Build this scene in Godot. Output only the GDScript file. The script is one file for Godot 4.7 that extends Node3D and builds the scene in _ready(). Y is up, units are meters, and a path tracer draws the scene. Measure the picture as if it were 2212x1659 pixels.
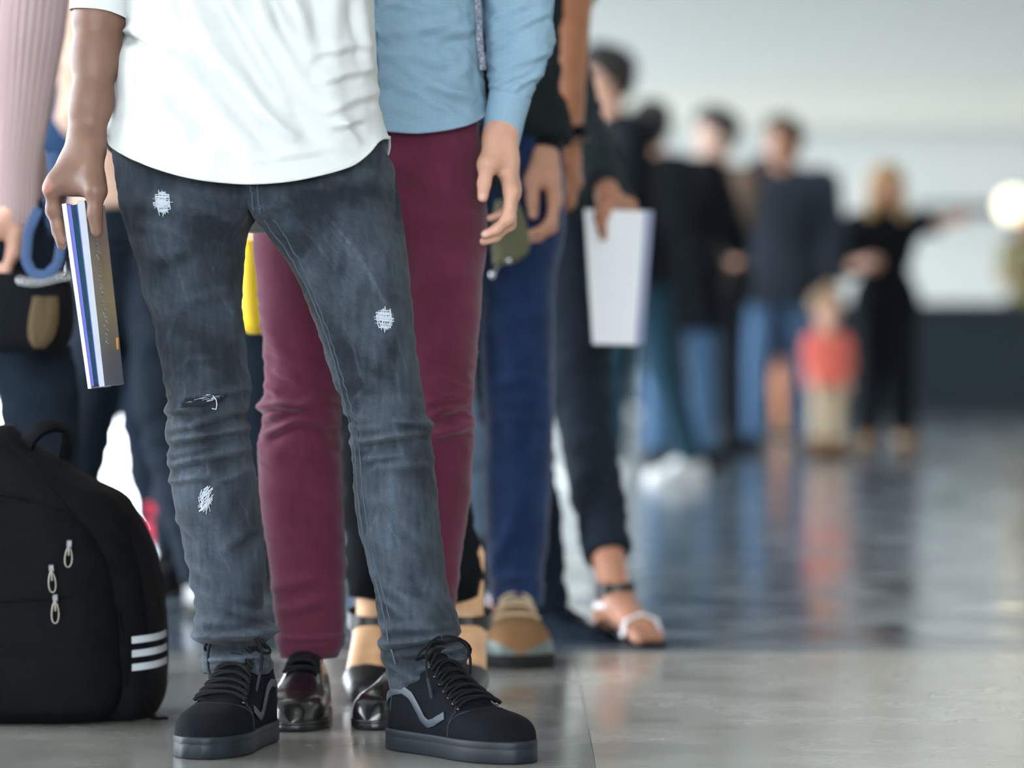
extends Node3D
# A queue of people in a glass-walled hall, seen low down through a long lens.
# Units are metres, y is up; the camera stands at the origin and looks along -z.

const LENS := 8000.0        # focal length in pixels of the 2212 x 1659 frame
const EYE := 0.617          # height of the camera
const HORIZON := 723.0      # row of the horizon


# ---------------------------------------------------------------- shapes
class Shape:
	var v := PackedVector3Array()
	var f := PackedInt32Array()
	var c := PackedColorArray()

	func add(o: Shape) -> void:
		var n := v.size()
		if o.c.size() or c.size():
			while c.size() < n:
				c.append(Color.WHITE)
		v.append_array(o.v)
		if c.size() or o.c.size():
			c.append_array(o.c)
			while c.size() < v.size():
				c.append(Color.WHITE)
		for i in o.f:
			f.append(i + n)

	func outward(from: int = 0, first: int = 0) -> void:
		# turns the faces from number FROM on so that they look away from the middle
		if f.size() <= from:
			return
		var mid := Vector3.ZERO
		for i in range(first, v.size()):
			mid += v[i]
		mid /= maxf(1.0, v.size() - first)
		var vol := 0.0
		for i in range(from, f.size(), 3):
			vol += (v[f[i]] - mid).dot((v[f[i + 2]] - mid).cross(v[f[i + 1]] - mid))
		if vol < 0.0:
			for i in range(from, f.size(), 3):
				var k := f[i + 1]
				f[i + 1] = f[i + 2]
				f[i + 2] = k

	func normals() -> PackedVector3Array:
		var n := PackedVector3Array()
		n.resize(v.size())
		for i in range(0, f.size(), 3):
			var a := f[i]
			var b := f[i + 1]
			var d := f[i + 2]
			var w := (v[d] - v[a]).cross(v[b] - v[a])
			n[a] += w
			n[b] += w
			n[d] += w
		for i in n.size():
			n[i] = n[i].normalized() if n[i].length_squared() > 1e-24 else Vector3.UP
		return n

	func mesh() -> ArrayMesh:
		var a := []
		a.resize(Mesh.ARRAY_MAX)
		a[Mesh.ARRAY_VERTEX] = v
		a[Mesh.ARRAY_NORMAL] = normals()
		a[Mesh.ARRAY_INDEX] = f
		if c.size() == v.size():
			a[Mesh.ARRAY_COLOR] = c
		var m := ArrayMesh.new()
		m.add_surface_from_arrays(Mesh.PRIMITIVE_TRIANGLES, a)
		return m

	func rings(list: Array, closed := true, cap0 := true, cap1 := true) -> void:
		# skins a list of equally long rings
		var base := v.size()
		var from := f.size()
		var n: int = list[0].size()
		for r in list:
			v.append_array(r)
		var last := n if closed else n - 1
		for j in list.size() - 1:
			for i in last:
				var a := base + j * n + i
				var b := base + j * n + (i + 1) % n
				f.append_array([a, b, a + n, b, b + n, a + n])
		if closed:
			for e in 2:
				if (cap0 if e == 0 else cap1):
					var k := 0 if e == 0 else list.size() - 1
					var mid := Vector3.ZERO
					for p in list[k]:
						mid += p
					v.append(mid / n)
					for i in n:
						var a := base + k * n + i
						var b := base + k * n + (i + 1) % n
						if e == 0:
							f.append_array([v.size() - 1, b, a])
						else:
							f.append_array([v.size() - 1, a, b])
		outward(from, base)

	func tube(path: PackedVector3Array, r: float, sides := 6, r_end := -1.0, flat := 1.0) -> void:
		var list := []
		var up := Vector3(0.31, 0.87, 0.38)
		var n := path.size()
		for k in n:
			var t := (path[mini(k + 1, n - 1)] - path[maxi(k - 1, 0)]).normalized()
			var x := up - t * up.dot(t)
			if x.length() < 0.05:
				x = Vector3.RIGHT - t * t.x
			x = x.normalized()
			up = x
			var y := t.cross(x)
			var rr := r if r_end < 0.0 else lerpf(r, r_end, float(k) / maxf(1.0, n - 1))
			var ring := PackedVector3Array()
			for i in sides:
				var q := TAU * i / sides
				ring.append(path[k] + x * (cos(q) * rr * flat) + y * (sin(q) * rr))
			list.append(ring)
		rings(list)

	func box(lo: Vector3, hi: Vector3, bevel := 0.0) -> void:
		var list := []
		var b := bevel
		var levels := [[lo.y, b], [lo.y + b, 0.0], [hi.y - b, 0.0], [hi.y, b]] if b > 0.0 else [[lo.y, 0.0], [hi.y, 0.0]]
		for l in levels:
			var i: float = l[1]
			var ring := PackedVector3Array()
			if b > 0.0:
				for p in [[lo.x + i, lo.z + b], [lo.x + b, lo.z + i], [hi.x - b, lo.z + i], [hi.x - i, lo.z + b], [hi.x - i, hi.z - b], [hi.x - b, hi.z - i], [lo.x + b, hi.z - i], [lo.x + i, hi.z - b]]:
					ring.append(Vector3(p[0], l[0], p[1]))
			else:
				for p in [[lo.x, lo.z], [hi.x, lo.z], [hi.x, hi.z], [lo.x, hi.z]]:
					ring.append(Vector3(p[0], l[0], p[1]))
			list.append(ring)
		# separate faces so that edges stay crisp
		var s := Shape.new()
		s.rings(list)
		for i in range(0, s.f.size(), 3):
			for k in 3:
				f.append(v.size())
				v.append(s.v[s.f[i + k]])

	func hexa(p: Array) -> void:
		# eight corners: four of the near face (clockwise), four of the far face
		for q in [[0, 1, 2, 3], [5, 4, 7, 6], [4, 0, 3, 7], [1, 5, 6, 2], [4, 5, 1, 0], [3, 2, 6, 7]]:
			var n := v.size()
			for k in q:
				v.append(p[k])
			f.append_array([n, n + 1, n + 2, n, n + 2, n + 3])

	func ball(at: Vector3, r: Vector3, n := 16) -> void:
		var list := []
		for j in range(1, n / 2):
			var a := PI * j / (n / 2.0)
			var ring := PackedVector3Array()
			for i in n:
				var q := TAU * i / n
				ring.append(at + Vector3(sin(a) * cos(q) * r.x, cos(a) * r.y, sin(a) * sin(q) * r.z))
			list.append(ring)
		rings(list)


# ---------------------------------------------------------------- distance field for bodies and soft goods
class Field:
	var o: Vector3
	var h: float
	var nx: int
	var ny: int
	var nz: int
	var g := PackedFloat32Array()

	func _init(lo: Vector3, hi: Vector3, cell: float) -> void:
		o = lo
		h = cell
		nx = int(ceil((hi.x - lo.x) / cell)) + 1
		ny = int(ceil((hi.y - lo.y) / cell)) + 1
		nz = int(ceil((hi.z - lo.z) / cell)) + 1
		g.resize(nx * ny * nz)
		g.fill(9.0)

	func bone(a: Vector3, b: Vector3, ra: float, rb: float, k := 0.02, sq := Vector3.ONE) -> void:
		# a tapered capsule, squashed by SQ along the axes, joined on smoothly
		var rm := maxf(ra, rb)
		var m := Vector3(rm / sq.x, rm / sq.y, rm / sq.z) + Vector3.ONE * (k * 0.5 + 2.5 * h)
		var lo := (Vector3(minf(a.x, b.x), minf(a.y, b.y), minf(a.z, b.z)) - m - o) / h
		var hi := (Vector3(maxf(a.x, b.x), maxf(a.y, b.y), maxf(a.z, b.z)) + m - o) / h
		var x0 := maxi(0, int(floor(lo.x)))
		var y0 := maxi(0, int(floor(lo.y)))
		var z0 := maxi(0, int(floor(lo.z)))
		var x1 := mini(nx - 1, int(ceil(hi.x)))
		var y1 := mini(ny - 1, int(ceil(hi.y)))
		var z1 := mini(nz - 1, int(ceil(hi.z)))
		var ba := (b - a) * sq
		var bb := maxf(ba.length_squared(), 1e-9)
		var back := 1.0 / maxf(sq.x, maxf(sq.y, sq.z))
		var even := absf(sq.x - sq.y) + absf(sq.x - sq.z) < 0.001
		for z in range(z0, z1 + 1):
			for y in range(y0, y1 + 1):
				var row := (z * ny + y) * nx
				var p := Vector3(o.x + x0 * h, o.y + y * h, o.z + z * h)
				for x in range(x0, x1 + 1):
					var pa := (p - a) * sq
					var t := clampf(pa.dot(ba) / bb, 0.0, 1.0)
					var d := (pa - ba * t).length() - lerpf(ra, rb, t)
					if not even:
						d *= lerpf(back, 1.0, 0.5)
					var e := g[row + x]
					var w := k - absf(e - d)
					g[row + x] = minf(e, d) - (w * w / (4.0 * k) if w > 0.0 else 0.0)
					p.x += h

	func cut(at: Vector3, n: Vector3) -> void:
		# takes away what lies on the side that N points to
		for z in nz:
			for y in ny:
				for x in nx:
					var i := (z * ny + y) * nx + x
					if g[i] < 8.0:
						g[i] = maxf(g[i], (o + Vector3(x, y, z) * h - at).dot(n))

	func trim(at: Vector3, n: Vector3, reach: float) -> void:
		# cuts an end off square: only what lies within REACH of the place
		var lo := (at - Vector3.ONE * reach - o) / h
		var hi := (at + Vector3.ONE * reach - o) / h
		for z in range(maxi(0, int(lo.z)), mini(nz - 1, int(hi.z)) + 1):
			for y in range(maxi(0, int(lo.y)), mini(ny - 1, int(hi.y)) + 1):
				for x in range(maxi(0, int(lo.x)), mini(nx - 1, int(hi.x)) + 1):
					var i := (z * ny + y) * nx + x
					var p := o + Vector3(x, y, z) * h - at
					if p.length_squared() < reach * reach:
						g[i] = maxf(g[i], p.dot(n))

	func skin() -> Shape:
		var s := Shape.new()
		var cell := PackedInt32Array()
		cell.resize(nx * ny * nz)
		cell.fill(-1)
		var sy := nx
		var sz := nx * ny
		var far := h * 2.2
		for z in nz - 1:
			for y in ny - 1:
				for x in nx - 1:
					var i := (z * ny + y) * nx + x
					var g0 := g[i]
					if g0 > far or g0 < -far:
						continue
					var q := [g0, g[i + 1], g[i + sy], g[i + sy + 1], g[i + sz], g[i + sz + 1], g[i + sz + sy], g[i + sz + sy + 1]]
					var neg := 0
					for k in 8:
						if q[k] < 0.0:
							neg += 1
					if neg == 0 or neg == 8:
						continue
					var p := Vector3.ZERO
					var n := 0
					for e in EDGES:
						var a: float = q[e[0]]
						var b: float = q[e[1]]
						if (a < 0.0) != (b < 0.0):
							var t := a / (a - b)
							p += CORNER[e[0]].lerp(CORNER[e[1]], t)
							n += 1
					cell[i] = s.v.size()
					s.v.append(o + (p / n + Vector3(x, y, z)) * h)
		for z in range(1, nz - 1):
			for y in range(1, ny - 1):
				for x in range(1, nx - 1):
					var i := (z * ny + y) * nx + x
					if cell[i] < 0:
						continue
					var inside := g[i] < 0.0
					for ax in 3:
						var st := 1 if ax == 0 else (sy if ax == 1 else sz)
						if inside == (g[i + st] < 0.0):
							continue
						var u := sy if ax == 0 else (sz if ax == 1 else 1)
						var w := sz if ax == 0 else (1 if ax == 1 else sy)
						var a := cell[i]
						var b := cell[i - u]
						var c := cell[i - u - w]
						var d := cell[i - w]
						if a < 0 or b < 0 or c < 0 or d < 0:
							continue
						if inside:
							s.f.append_array([a, c, b, a, d, c])
						else:
							s.f.append_array([a, b, c, a, c, d])
		return s

	const CORNER: Array[Vector3] = [Vector3(0, 0, 0), Vector3(1, 0, 0), Vector3(0, 1, 0), Vector3(1, 1, 0), Vector3(0, 0, 1), Vector3(1, 0, 1), Vector3(0, 1, 1), Vector3(1, 1, 1)]
	const EDGES := [[0, 1], [2, 3], [4, 5], [6, 7], [0, 2], [1, 3], [4, 6], [5, 7], [0, 4], [1, 5], [2, 6], [3, 7]]


# ---------------------------------------------------------------- naming, materials, placing
var taken := {}
var coarse: FastNoiseLite
var fine: FastNoiseLite
var ridged: FastNoiseLite
var weave: NoiseTexture2D
var grain: NoiseTexture2D


func numbered(called: String) -> String:
	var n: int = taken.get(called, 0)
	taken[called] = n + 1
	return called if n == 0 else "%s_%03d" % [called, n]


func tag(o: Node, label: String, category: String, group := "", kind := "") -> void:
	if label:
		o.set_meta("label", label)
	if category:
		o.set_meta("category", category)
	if group:
		o.set_meta("group", group)
	if kind:
		o.set_meta("kind", kind)


func thing(called: String, label: String, category: String, at := Vector3.ZERO, group := "") -> Node3D:
	var o := Node3D.new()
	o.name = numbered(called)
	add_child(o)
	o.position = at
	tag(o, label, category, group)
	return o


func part(called: String, s: Shape, m: Material, parent: Node3D, label := "") -> MeshInstance3D:
	var o := MeshInstance3D.new()
	o.name = called if parent != self else numbered(called)
	o.mesh = s.mesh()
	o.material_override = m
	parent.add_child(o, true)
	if label:
		o.set_meta("label", label)
	return o


func structure(called: String, label: String) -> Node3D:
	var o := Node3D.new()
	o.name = called
	add_child(o)
	tag(o, label, "", "", "structure")
	return o


func at(px: float, py: float, d: float) -> Vector3:
	# the point that lies D metres before the camera at this place of the photograph
	return Vector3((px - 1106.0) * d / LENS, EYE - (py - HORIZON) * d / LENS, -d)


func c8(r: int, g: int, b: int) -> Color:
	return Color8(r, g, b)


func mat(col: Color, rough := 0.8, opts := {}) -> StandardMaterial3D:
	var m := StandardMaterial3D.new()
	m.albedo_color = col
	m.roughness = rough
	m.metallic_specular = opts.get("spec", 0.5 if rough < 0.7 else 0.25)
	m.metallic = opts.get("metal", 0.0)
	if opts.get("vc", false):
		m.vertex_color_use_as_albedo = true
	if opts.has("bump"):
		m.heightmap_enabled = true
		m.heightmap_texture = opts.get("bump_map", weave)
		m.heightmap_scale = opts.bump
		m.uv1_triplanar = true
		m.uv1_scale = Vector3.ONE * float(opts.get("scale", 12.0))
	if opts.has("tint"):
		m.albedo_texture = opts.tint
		m.uv1_triplanar = true
		m.uv1_scale = Vector3.ONE * float(opts.get("scale", 12.0))
	if opts.has("sheen"):
		m.rim_enabled = true
		m.rim = opts.sheen
		m.rim_tint = 0.6
	if opts.has("coat"):
		m.clearcoat_enabled = true
		m.clearcoat = opts.coat
		m.clearcoat_roughness = 0.08
	return m


func noise_tex(freq: float, lo: Color, hi: Color, size := 256, kind := FastNoiseLite.TYPE_SIMPLEX_SMOOTH, octaves := 3, s := 7) -> NoiseTexture2D:
	var n := FastNoiseLite.new()
	n.noise_type = kind
	n.seed = s
	n.frequency = freq
	n.fractal_octaves = octaves
	var t := NoiseTexture2D.new()
	t.width = size
	t.height = size
	t.seamless = true
	t.noise = n
	var r := Gradient.new()
	r.set_color(0, lo)
	r.set_color(1, hi)
	t.color_ramp = r
	return t


func smooth(a: float, b: float, x: float) -> float:
	return smoothstep(a, b, x)


func curve(rows: Array, y: float, k: int) -> float:
	# smooth reading of column K in rows sorted by their first column
	var n := rows.size()
	if y <= rows[0][0]:
		return rows[0][k]
	if y >= rows[n - 1][0]:
		return rows[n - 1][k]
	var i := 0
	while rows[i + 1][0] < y:
		i += 1
	var y0: float = rows[i][0]
	var y1: float = rows[i + 1][0]
	var a: float = rows[i][k]
	var b: float = rows[i + 1][k]
	var s := (b - a) / (y1 - y0)
	var ma := s
	var mb := s
	if i > 0:
		ma = (s + (a - float(rows[i - 1][k])) / (y0 - float(rows[i - 1][0]))) * 0.5
	if i < n - 2:
		mb = (s + (float(rows[i + 2][k]) - b) / (float(rows[i + 2][0]) - y1)) * 0.5
	var t := (y - y0) / (y1 - y0)
	var hh := y1 - y0
	var t2 := t * t
	var t3 := t2 * t
	return (2 * t3 - 3 * t2 + 1) * a + (t3 - 2 * t2 + t) * hh * ma + (-2 * t3 + 3 * t2) * b + (t3 - t2) * hh * mb


func folds_at(folds: Array, x: float, y: float) -> float:
	# creases in cloth: each is [x1, y1, x2, y2, width, height in mm] with a ridge above and a groove below
	var sum := 0.0
	for q in folds:
		var w: float = q[4]
		if y < minf(q[1], q[3]) - 4.0 * w or y > maxf(q[1], q[3]) + 4.0 * w or x < minf(q[0], q[2]) - 4.0 * w or x > maxf(q[0], q[2]) + 4.0 * w:
			continue
		var dx: float = q[2] - q[0]
		var dy: float = q[3] - q[1]
		var l2 := dx * dx + dy * dy
		var t: float = ((x - q[0]) * dx + (y - q[1]) * dy) / l2
		if t < -0.15 or t > 1.15:
			continue
		var s: float = ((x - q[0]) * dy - (y - q[1]) * dx) / sqrt(l2) / w
		var end := smoothstep(-0.15, 0.2, t) * (1.0 - smoothstep(0.75, 1.15, t))
		sum += float(q[5]) * end * (exp(-s * s) - 0.75 * exp(-(s + 1.5) * (s + 1.5)))
	return sum * 0.001


func blob(called: String, s: Shape, m: Material, parent: Node3D, amp := 0.0, scale := 9.0) -> MeshInstance3D:
	# a soft thing with slightly uneven cloth
	if amp > 0.0:
		var n := s.normals()
		for i in s.v.size():
			var p := s.v[i]
			s.v[i] = p + n[i] * (amp * (ridged.get_noise_3d(p.x * scale * 5.0, p.y * scale * 14.0, p.z * scale * 5.0) + 0.6 * coarse.get_noise_3d(p.x * scale * 6.0, p.y * scale * 6.0, p.z * scale * 6.0)))
	return part(called, s, m, parent)


# ---------------------------------------------------------------- people
func relaxed_hand(wrist: Vector3, down: Vector3, palm: Vector3, thumb: Vector3, k := 1.0, curl := 1.0) -> Array:
	# five fingers as chains of joints; PALM is where the fingers close to, THUMB the side the thumb stands on
	var out := []
	var mcp := [[0.094, 0.030], [0.098, 0.010], [0.093, -0.010], [0.084, -0.027]]
	var seg := [[0.044, 0.026, 0.020], [0.049, 0.030, 0.021], [0.045, 0.028, 0.021], [0.035, 0.021, 0.018]]
	var bend := [[0.28, 0.74, 0.38], [0.29, 0.74, 0.38], [0.31, 0.75, 0.38], [0.34, 0.76, 0.38]]
	for i in 4:
		var p: Vector3 = wrist + (down * mcp[i][0] + thumb * mcp[i][1] - palm * 0.004) * k
		var chain := PackedVector3Array([p])
		var a := 0.0
		for j in 3:
			a += bend[i][j] * curl
			p += (down * cos(a) + palm * sin(a)) * seg[i][j] * k
			chain.append(p)
		out.append(chain)
	var t0 := wrist + (down * 0.022 + thumb * 0.026 + palm * 0.014) * k
	var t1 := wrist + (down * 0.062 + thumb * 0.040 + palm * 0.036) * k
	var t2 := t1 + (down * 0.036 + thumb * 0.004 + palm * 0.006) * k
	out.append(PackedVector3Array([t0, t1, t2, t2 + (down * 0.026 - palm * 0.001) * k]))
	return out


func hand_bones(fd: Field, wrist: Vector3, fingers: Array, k := 1.0) -> void:
	var rr := [0.0098, 0.0100, 0.0095, 0.0084]
	var mid: Vector3 = (fingers[1][0] + fingers[2][0]) * 0.5
	var dir := (mid - wrist).normalized()
	for i in 4:
		var c: PackedVector3Array = fingers[i]
		var r: float = rr[i] * k
		var root: Vector3 = wrist.lerp(c[0], 0.22) + dir * 0.004
		fd.bone(root, c[0], 0.0150 * k, 0.0118 * k, 0.013 * k)
		for j in 3:
			fd.bone(c[j], c[j + 1], r * (1.06 - 0.1 * j), r * (0.98 - 0.13 * j), 0.005 * k)
		fd.bone(c[1], c[1], r * 1.08, r * 1.08, 0.006 * k)
	for i in 3:
		fd.bone(fingers[i][0], fingers[i + 1][0], 0.0105 * k, 0.0105 * k, 0.008 * k)
	var t: PackedVector3Array = fingers[4]
	fd.bone(wrist.lerp(t[0], 0.6), t[1], 0.017 * k, 0.0145 * k, 0.018 * k)
	fd.bone(wrist.lerp(mid, 0.45), t[1], 0.014 * k, 0.0125 * k, 0.016 * k)
	fd.bone(t[1], t[2], 0.0122 * k, 0.0110 * k, 0.006 * k)
	fd.bone(t[2], t[3], 0.0112 * k, 0.0088 * k, 0.004 * k)


func tint(s: Shape, col: Color, spots: Array = []) -> void:
	# skin colour with blotches; SPOTS are [point, radius, colour]
	s.c.resize(s.v.size())
	for i in s.v.size():
		var p := s.v[i]
		var n := coarse.get_noise_3d(p.x * 90.0, p.y * 90.0, p.z * 90.0)
		var q := col * (1.0 + 0.16 * n)
		q = q * (1.0 + 0.07 * fine.get_noise_3d(p.x * 700.0, p.y * 260.0, p.z * 700.0))
		q.r *= 1.0 + 0.03 * fine.get_noise_3d(p.x * 300.0, p.y * 300.0, p.z * 300.0)
		for w in spots:
			var d: float = p.distance_to(w[0]) / float(w[1])
			if d < 1.3:
				q = q.lerp(w[2], (1.0 - smoothstep(0.7, 1.3, d)))
		q.a = 1.0
		s.c[i] = q


func skeleton(hgt: float, o: Dictionary) -> Dictionary:
	# joints of a standing figure that faces +z; L is its side at -x
	var k := hgt / 1.75
	var j := {}
	var sw: float = o.get("shoulders", 0.185)
	var hw: float = o.get("hips", 0.09)
	var lean: float = o.get("lean", 0.0)
	for e in [["L", -1.0], ["R", 1.0]]:
		var s: float = e[1]
		var step: float = o.get("step" + e[0], 0.0)
		var out: float = o.get("out" + e[0], 0.02)
		var arm: float = o.get("arm" + e[0], 0.0)
		var fore: float = o.get("fore" + e[0], 0.25)
		var away: float = o.get("away" + e[0], 0.14)
		j["hip" + e[0]] = Vector3(s * hw, 0.90, 0.0) * k
		j["knee" + e[0]] = Vector3(s * (hw + out * 0.5), 0.485, step * 0.55 + 0.02) * k
		j["ank" + e[0]] = Vector3(s * (hw + out), 0.085, step) * k
		var sh := Vector3(s * sw, 1.405, -0.01 + lean * 0.45)
		var el := sh + Vector3(s * sin(away), -cos(away) * cos(arm), sin(arm)) * 0.295
		var wr := el + Vector3(s * o.get("cross" + e[0], 0.05), -cos(arm + fore), sin(arm + fore)) * 0.25
		j["sh" + e[0]] = sh * k
		j["el" + e[0]] = el * k
		j["wr" + e[0]] = wr * k
	j.pelvis = Vector3(0, 0.95, 0.0) * k
	j.waist = Vector3(0, 1.08, lean * 0.15) * k
	j.chest = Vector3(0, 1.28, lean * 0.35) * k
	j.neck = Vector3(0, 1.46, -0.015 + lean * 0.5) * k
	j.head = Vector3(0, 1.625, 0.01 + lean * 0.62) * k
	j.k = k
	for q in o.get("J", {}):
		j[q] = o.J[q]
	return j


func bounds(pts: Array, m: float) -> Array:
	var lo: Vector3 = pts[0]
	var hi: Vector3 = pts[0]
	for p in pts:
		lo = Vector3(minf(lo.x, p.x), minf(lo.y, p.y), minf(lo.z, p.z))
		hi = Vector3(maxf(hi.x, p.x), maxf(hi.y, p.y), maxf(hi.z, p.z))
	return [lo - Vector3.ONE * m, hi + Vector3.ONE * m]


func torso_bones(fd: Field, j: Dictionary, e: float, k: float, hem := -9.0) -> void:
	var flat := Vector3(1.0, 1.0, 1.35)
	fd.bone(j.hipL + Vector3(0.01, 0.03, 0) * k, j.hipR + Vector3(-0.01, 0.03, 0) * k, 0.088 * k + e, 0.088 * k + e, 0.04)
	fd.bone(j.pelvis + Vector3(-0.03, 0.03, 0) * k, j.pelvis + Vector3(0.03, 0.03, 0) * k, 0.108 * k + e, 0.108 * k + e, 0.06, flat)
	fd.bone(j.pelvis, j.chest, 0.118 * k + e, 0.140 * k + e, 0.06, flat)
	fd.bone(j.chest + Vector3(-0.055, 0, 0.01) * k, j.chest + Vector3(0.055, 0, 0.01) * k, 0.112 * k + e, 0.112 * k + e, 0.06, flat)
	fd.bone(j.shL + Vector3(0.02, -0.01, 0) * k, j.shR + Vector3(-0.02, -0.01, 0) * k, 0.060 * k + e, 0.060 * k + e, 0.07)
	fd.bone(j.neck + Vector3(-0.06, -0.04, 0) * k, j.neck + Vector3(0.06, -0.04, 0) * k, 0.040 * k + e, 0.040 * k + e, 0.06)


func head_shape(j: Dictionary, k: float, turn: float, nod: float, cell: float) -> Shape:
	var fd := Field.new(Vector3(-0.13, -0.25, -0.15) * k, Vector3(0.13, 0.17, 0.16) * k, cell)
	var one := Vector3(1.12, 1.0, 1.0)
	fd.bone(Vector3(0, 0.032, -0.028) * k, Vector3(0, 0.045, 0.012) * k, 0.092 * k, 0.084 * k, 0.03, one)
	fd.bone(Vector3(0, -0.02, 0.03) * k, Vector3(0, -0.068, 0.052) * k, 0.066 * k, 0.042 * k, 0.04, one)
	fd.bone(Vector3(-0.042, -0.055, 0.01) * k, Vector3(-0.012, -0.09, 0.062) * k, 0.024 * k, 0.022 * k, 0.03)
	fd.bone(Vector3(0.042, -0.055, 0.01) * k, Vector3(0.012, -0.09, 0.062) * k, 0.024 * k, 0.022 * k, 0.03)
	fd.bone(Vector3(-0.028, 0.022, 0.084) * k, Vector3(0.028, 0.022, 0.084) * k, 0.012 * k, 0.012 * k, 0.02)
	fd.bone(Vector3(0, 0.010, 0.090) * k, Vector3(0, -0.026, 0.108) * k, 0.009 * k, 0.012 * k, 0.012)
	fd.bone(Vector3(-0.012, -0.030, 0.098) * k, Vector3(0.012, -0.030, 0.098) * k, 0.008 * k, 0.008 * k, 0.01)
	fd.bone(Vector3(-0.018, -0.058, 0.090) * k, Vector3(0.018, -0.058, 0.090) * k, 0.009 * k, 0.009 * k, 0.012)
	for s in [-1.0, 1.0]:
		fd.bone(Vector3(s * 0.080, 0.012, -0.008) * k, Vector3(s * 0.082, -0.024, -0.002) * k, 0.016 * k, 0.011 * k, 0.008, Vector3(1.7, 1, 1))
	fd.bone(Vector3(0, -0.05, -0.02) * k, Vector3(0, -0.20, -0.03) * k, 0.056 * k, 0.062 * k, 0.03)
	var s := fd.skin()
	var b := Basis.from_euler(Vector3(nod, turn, 0))
	for i in s.v.size():
		# the neck stays, the head turns
		var w := smoothstep(-0.19 * k, -0.09 * k, s.v[i].y)
		s.v[i] = j.head + s.v[i].lerp(b * s.v[i], w)
	return s


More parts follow.
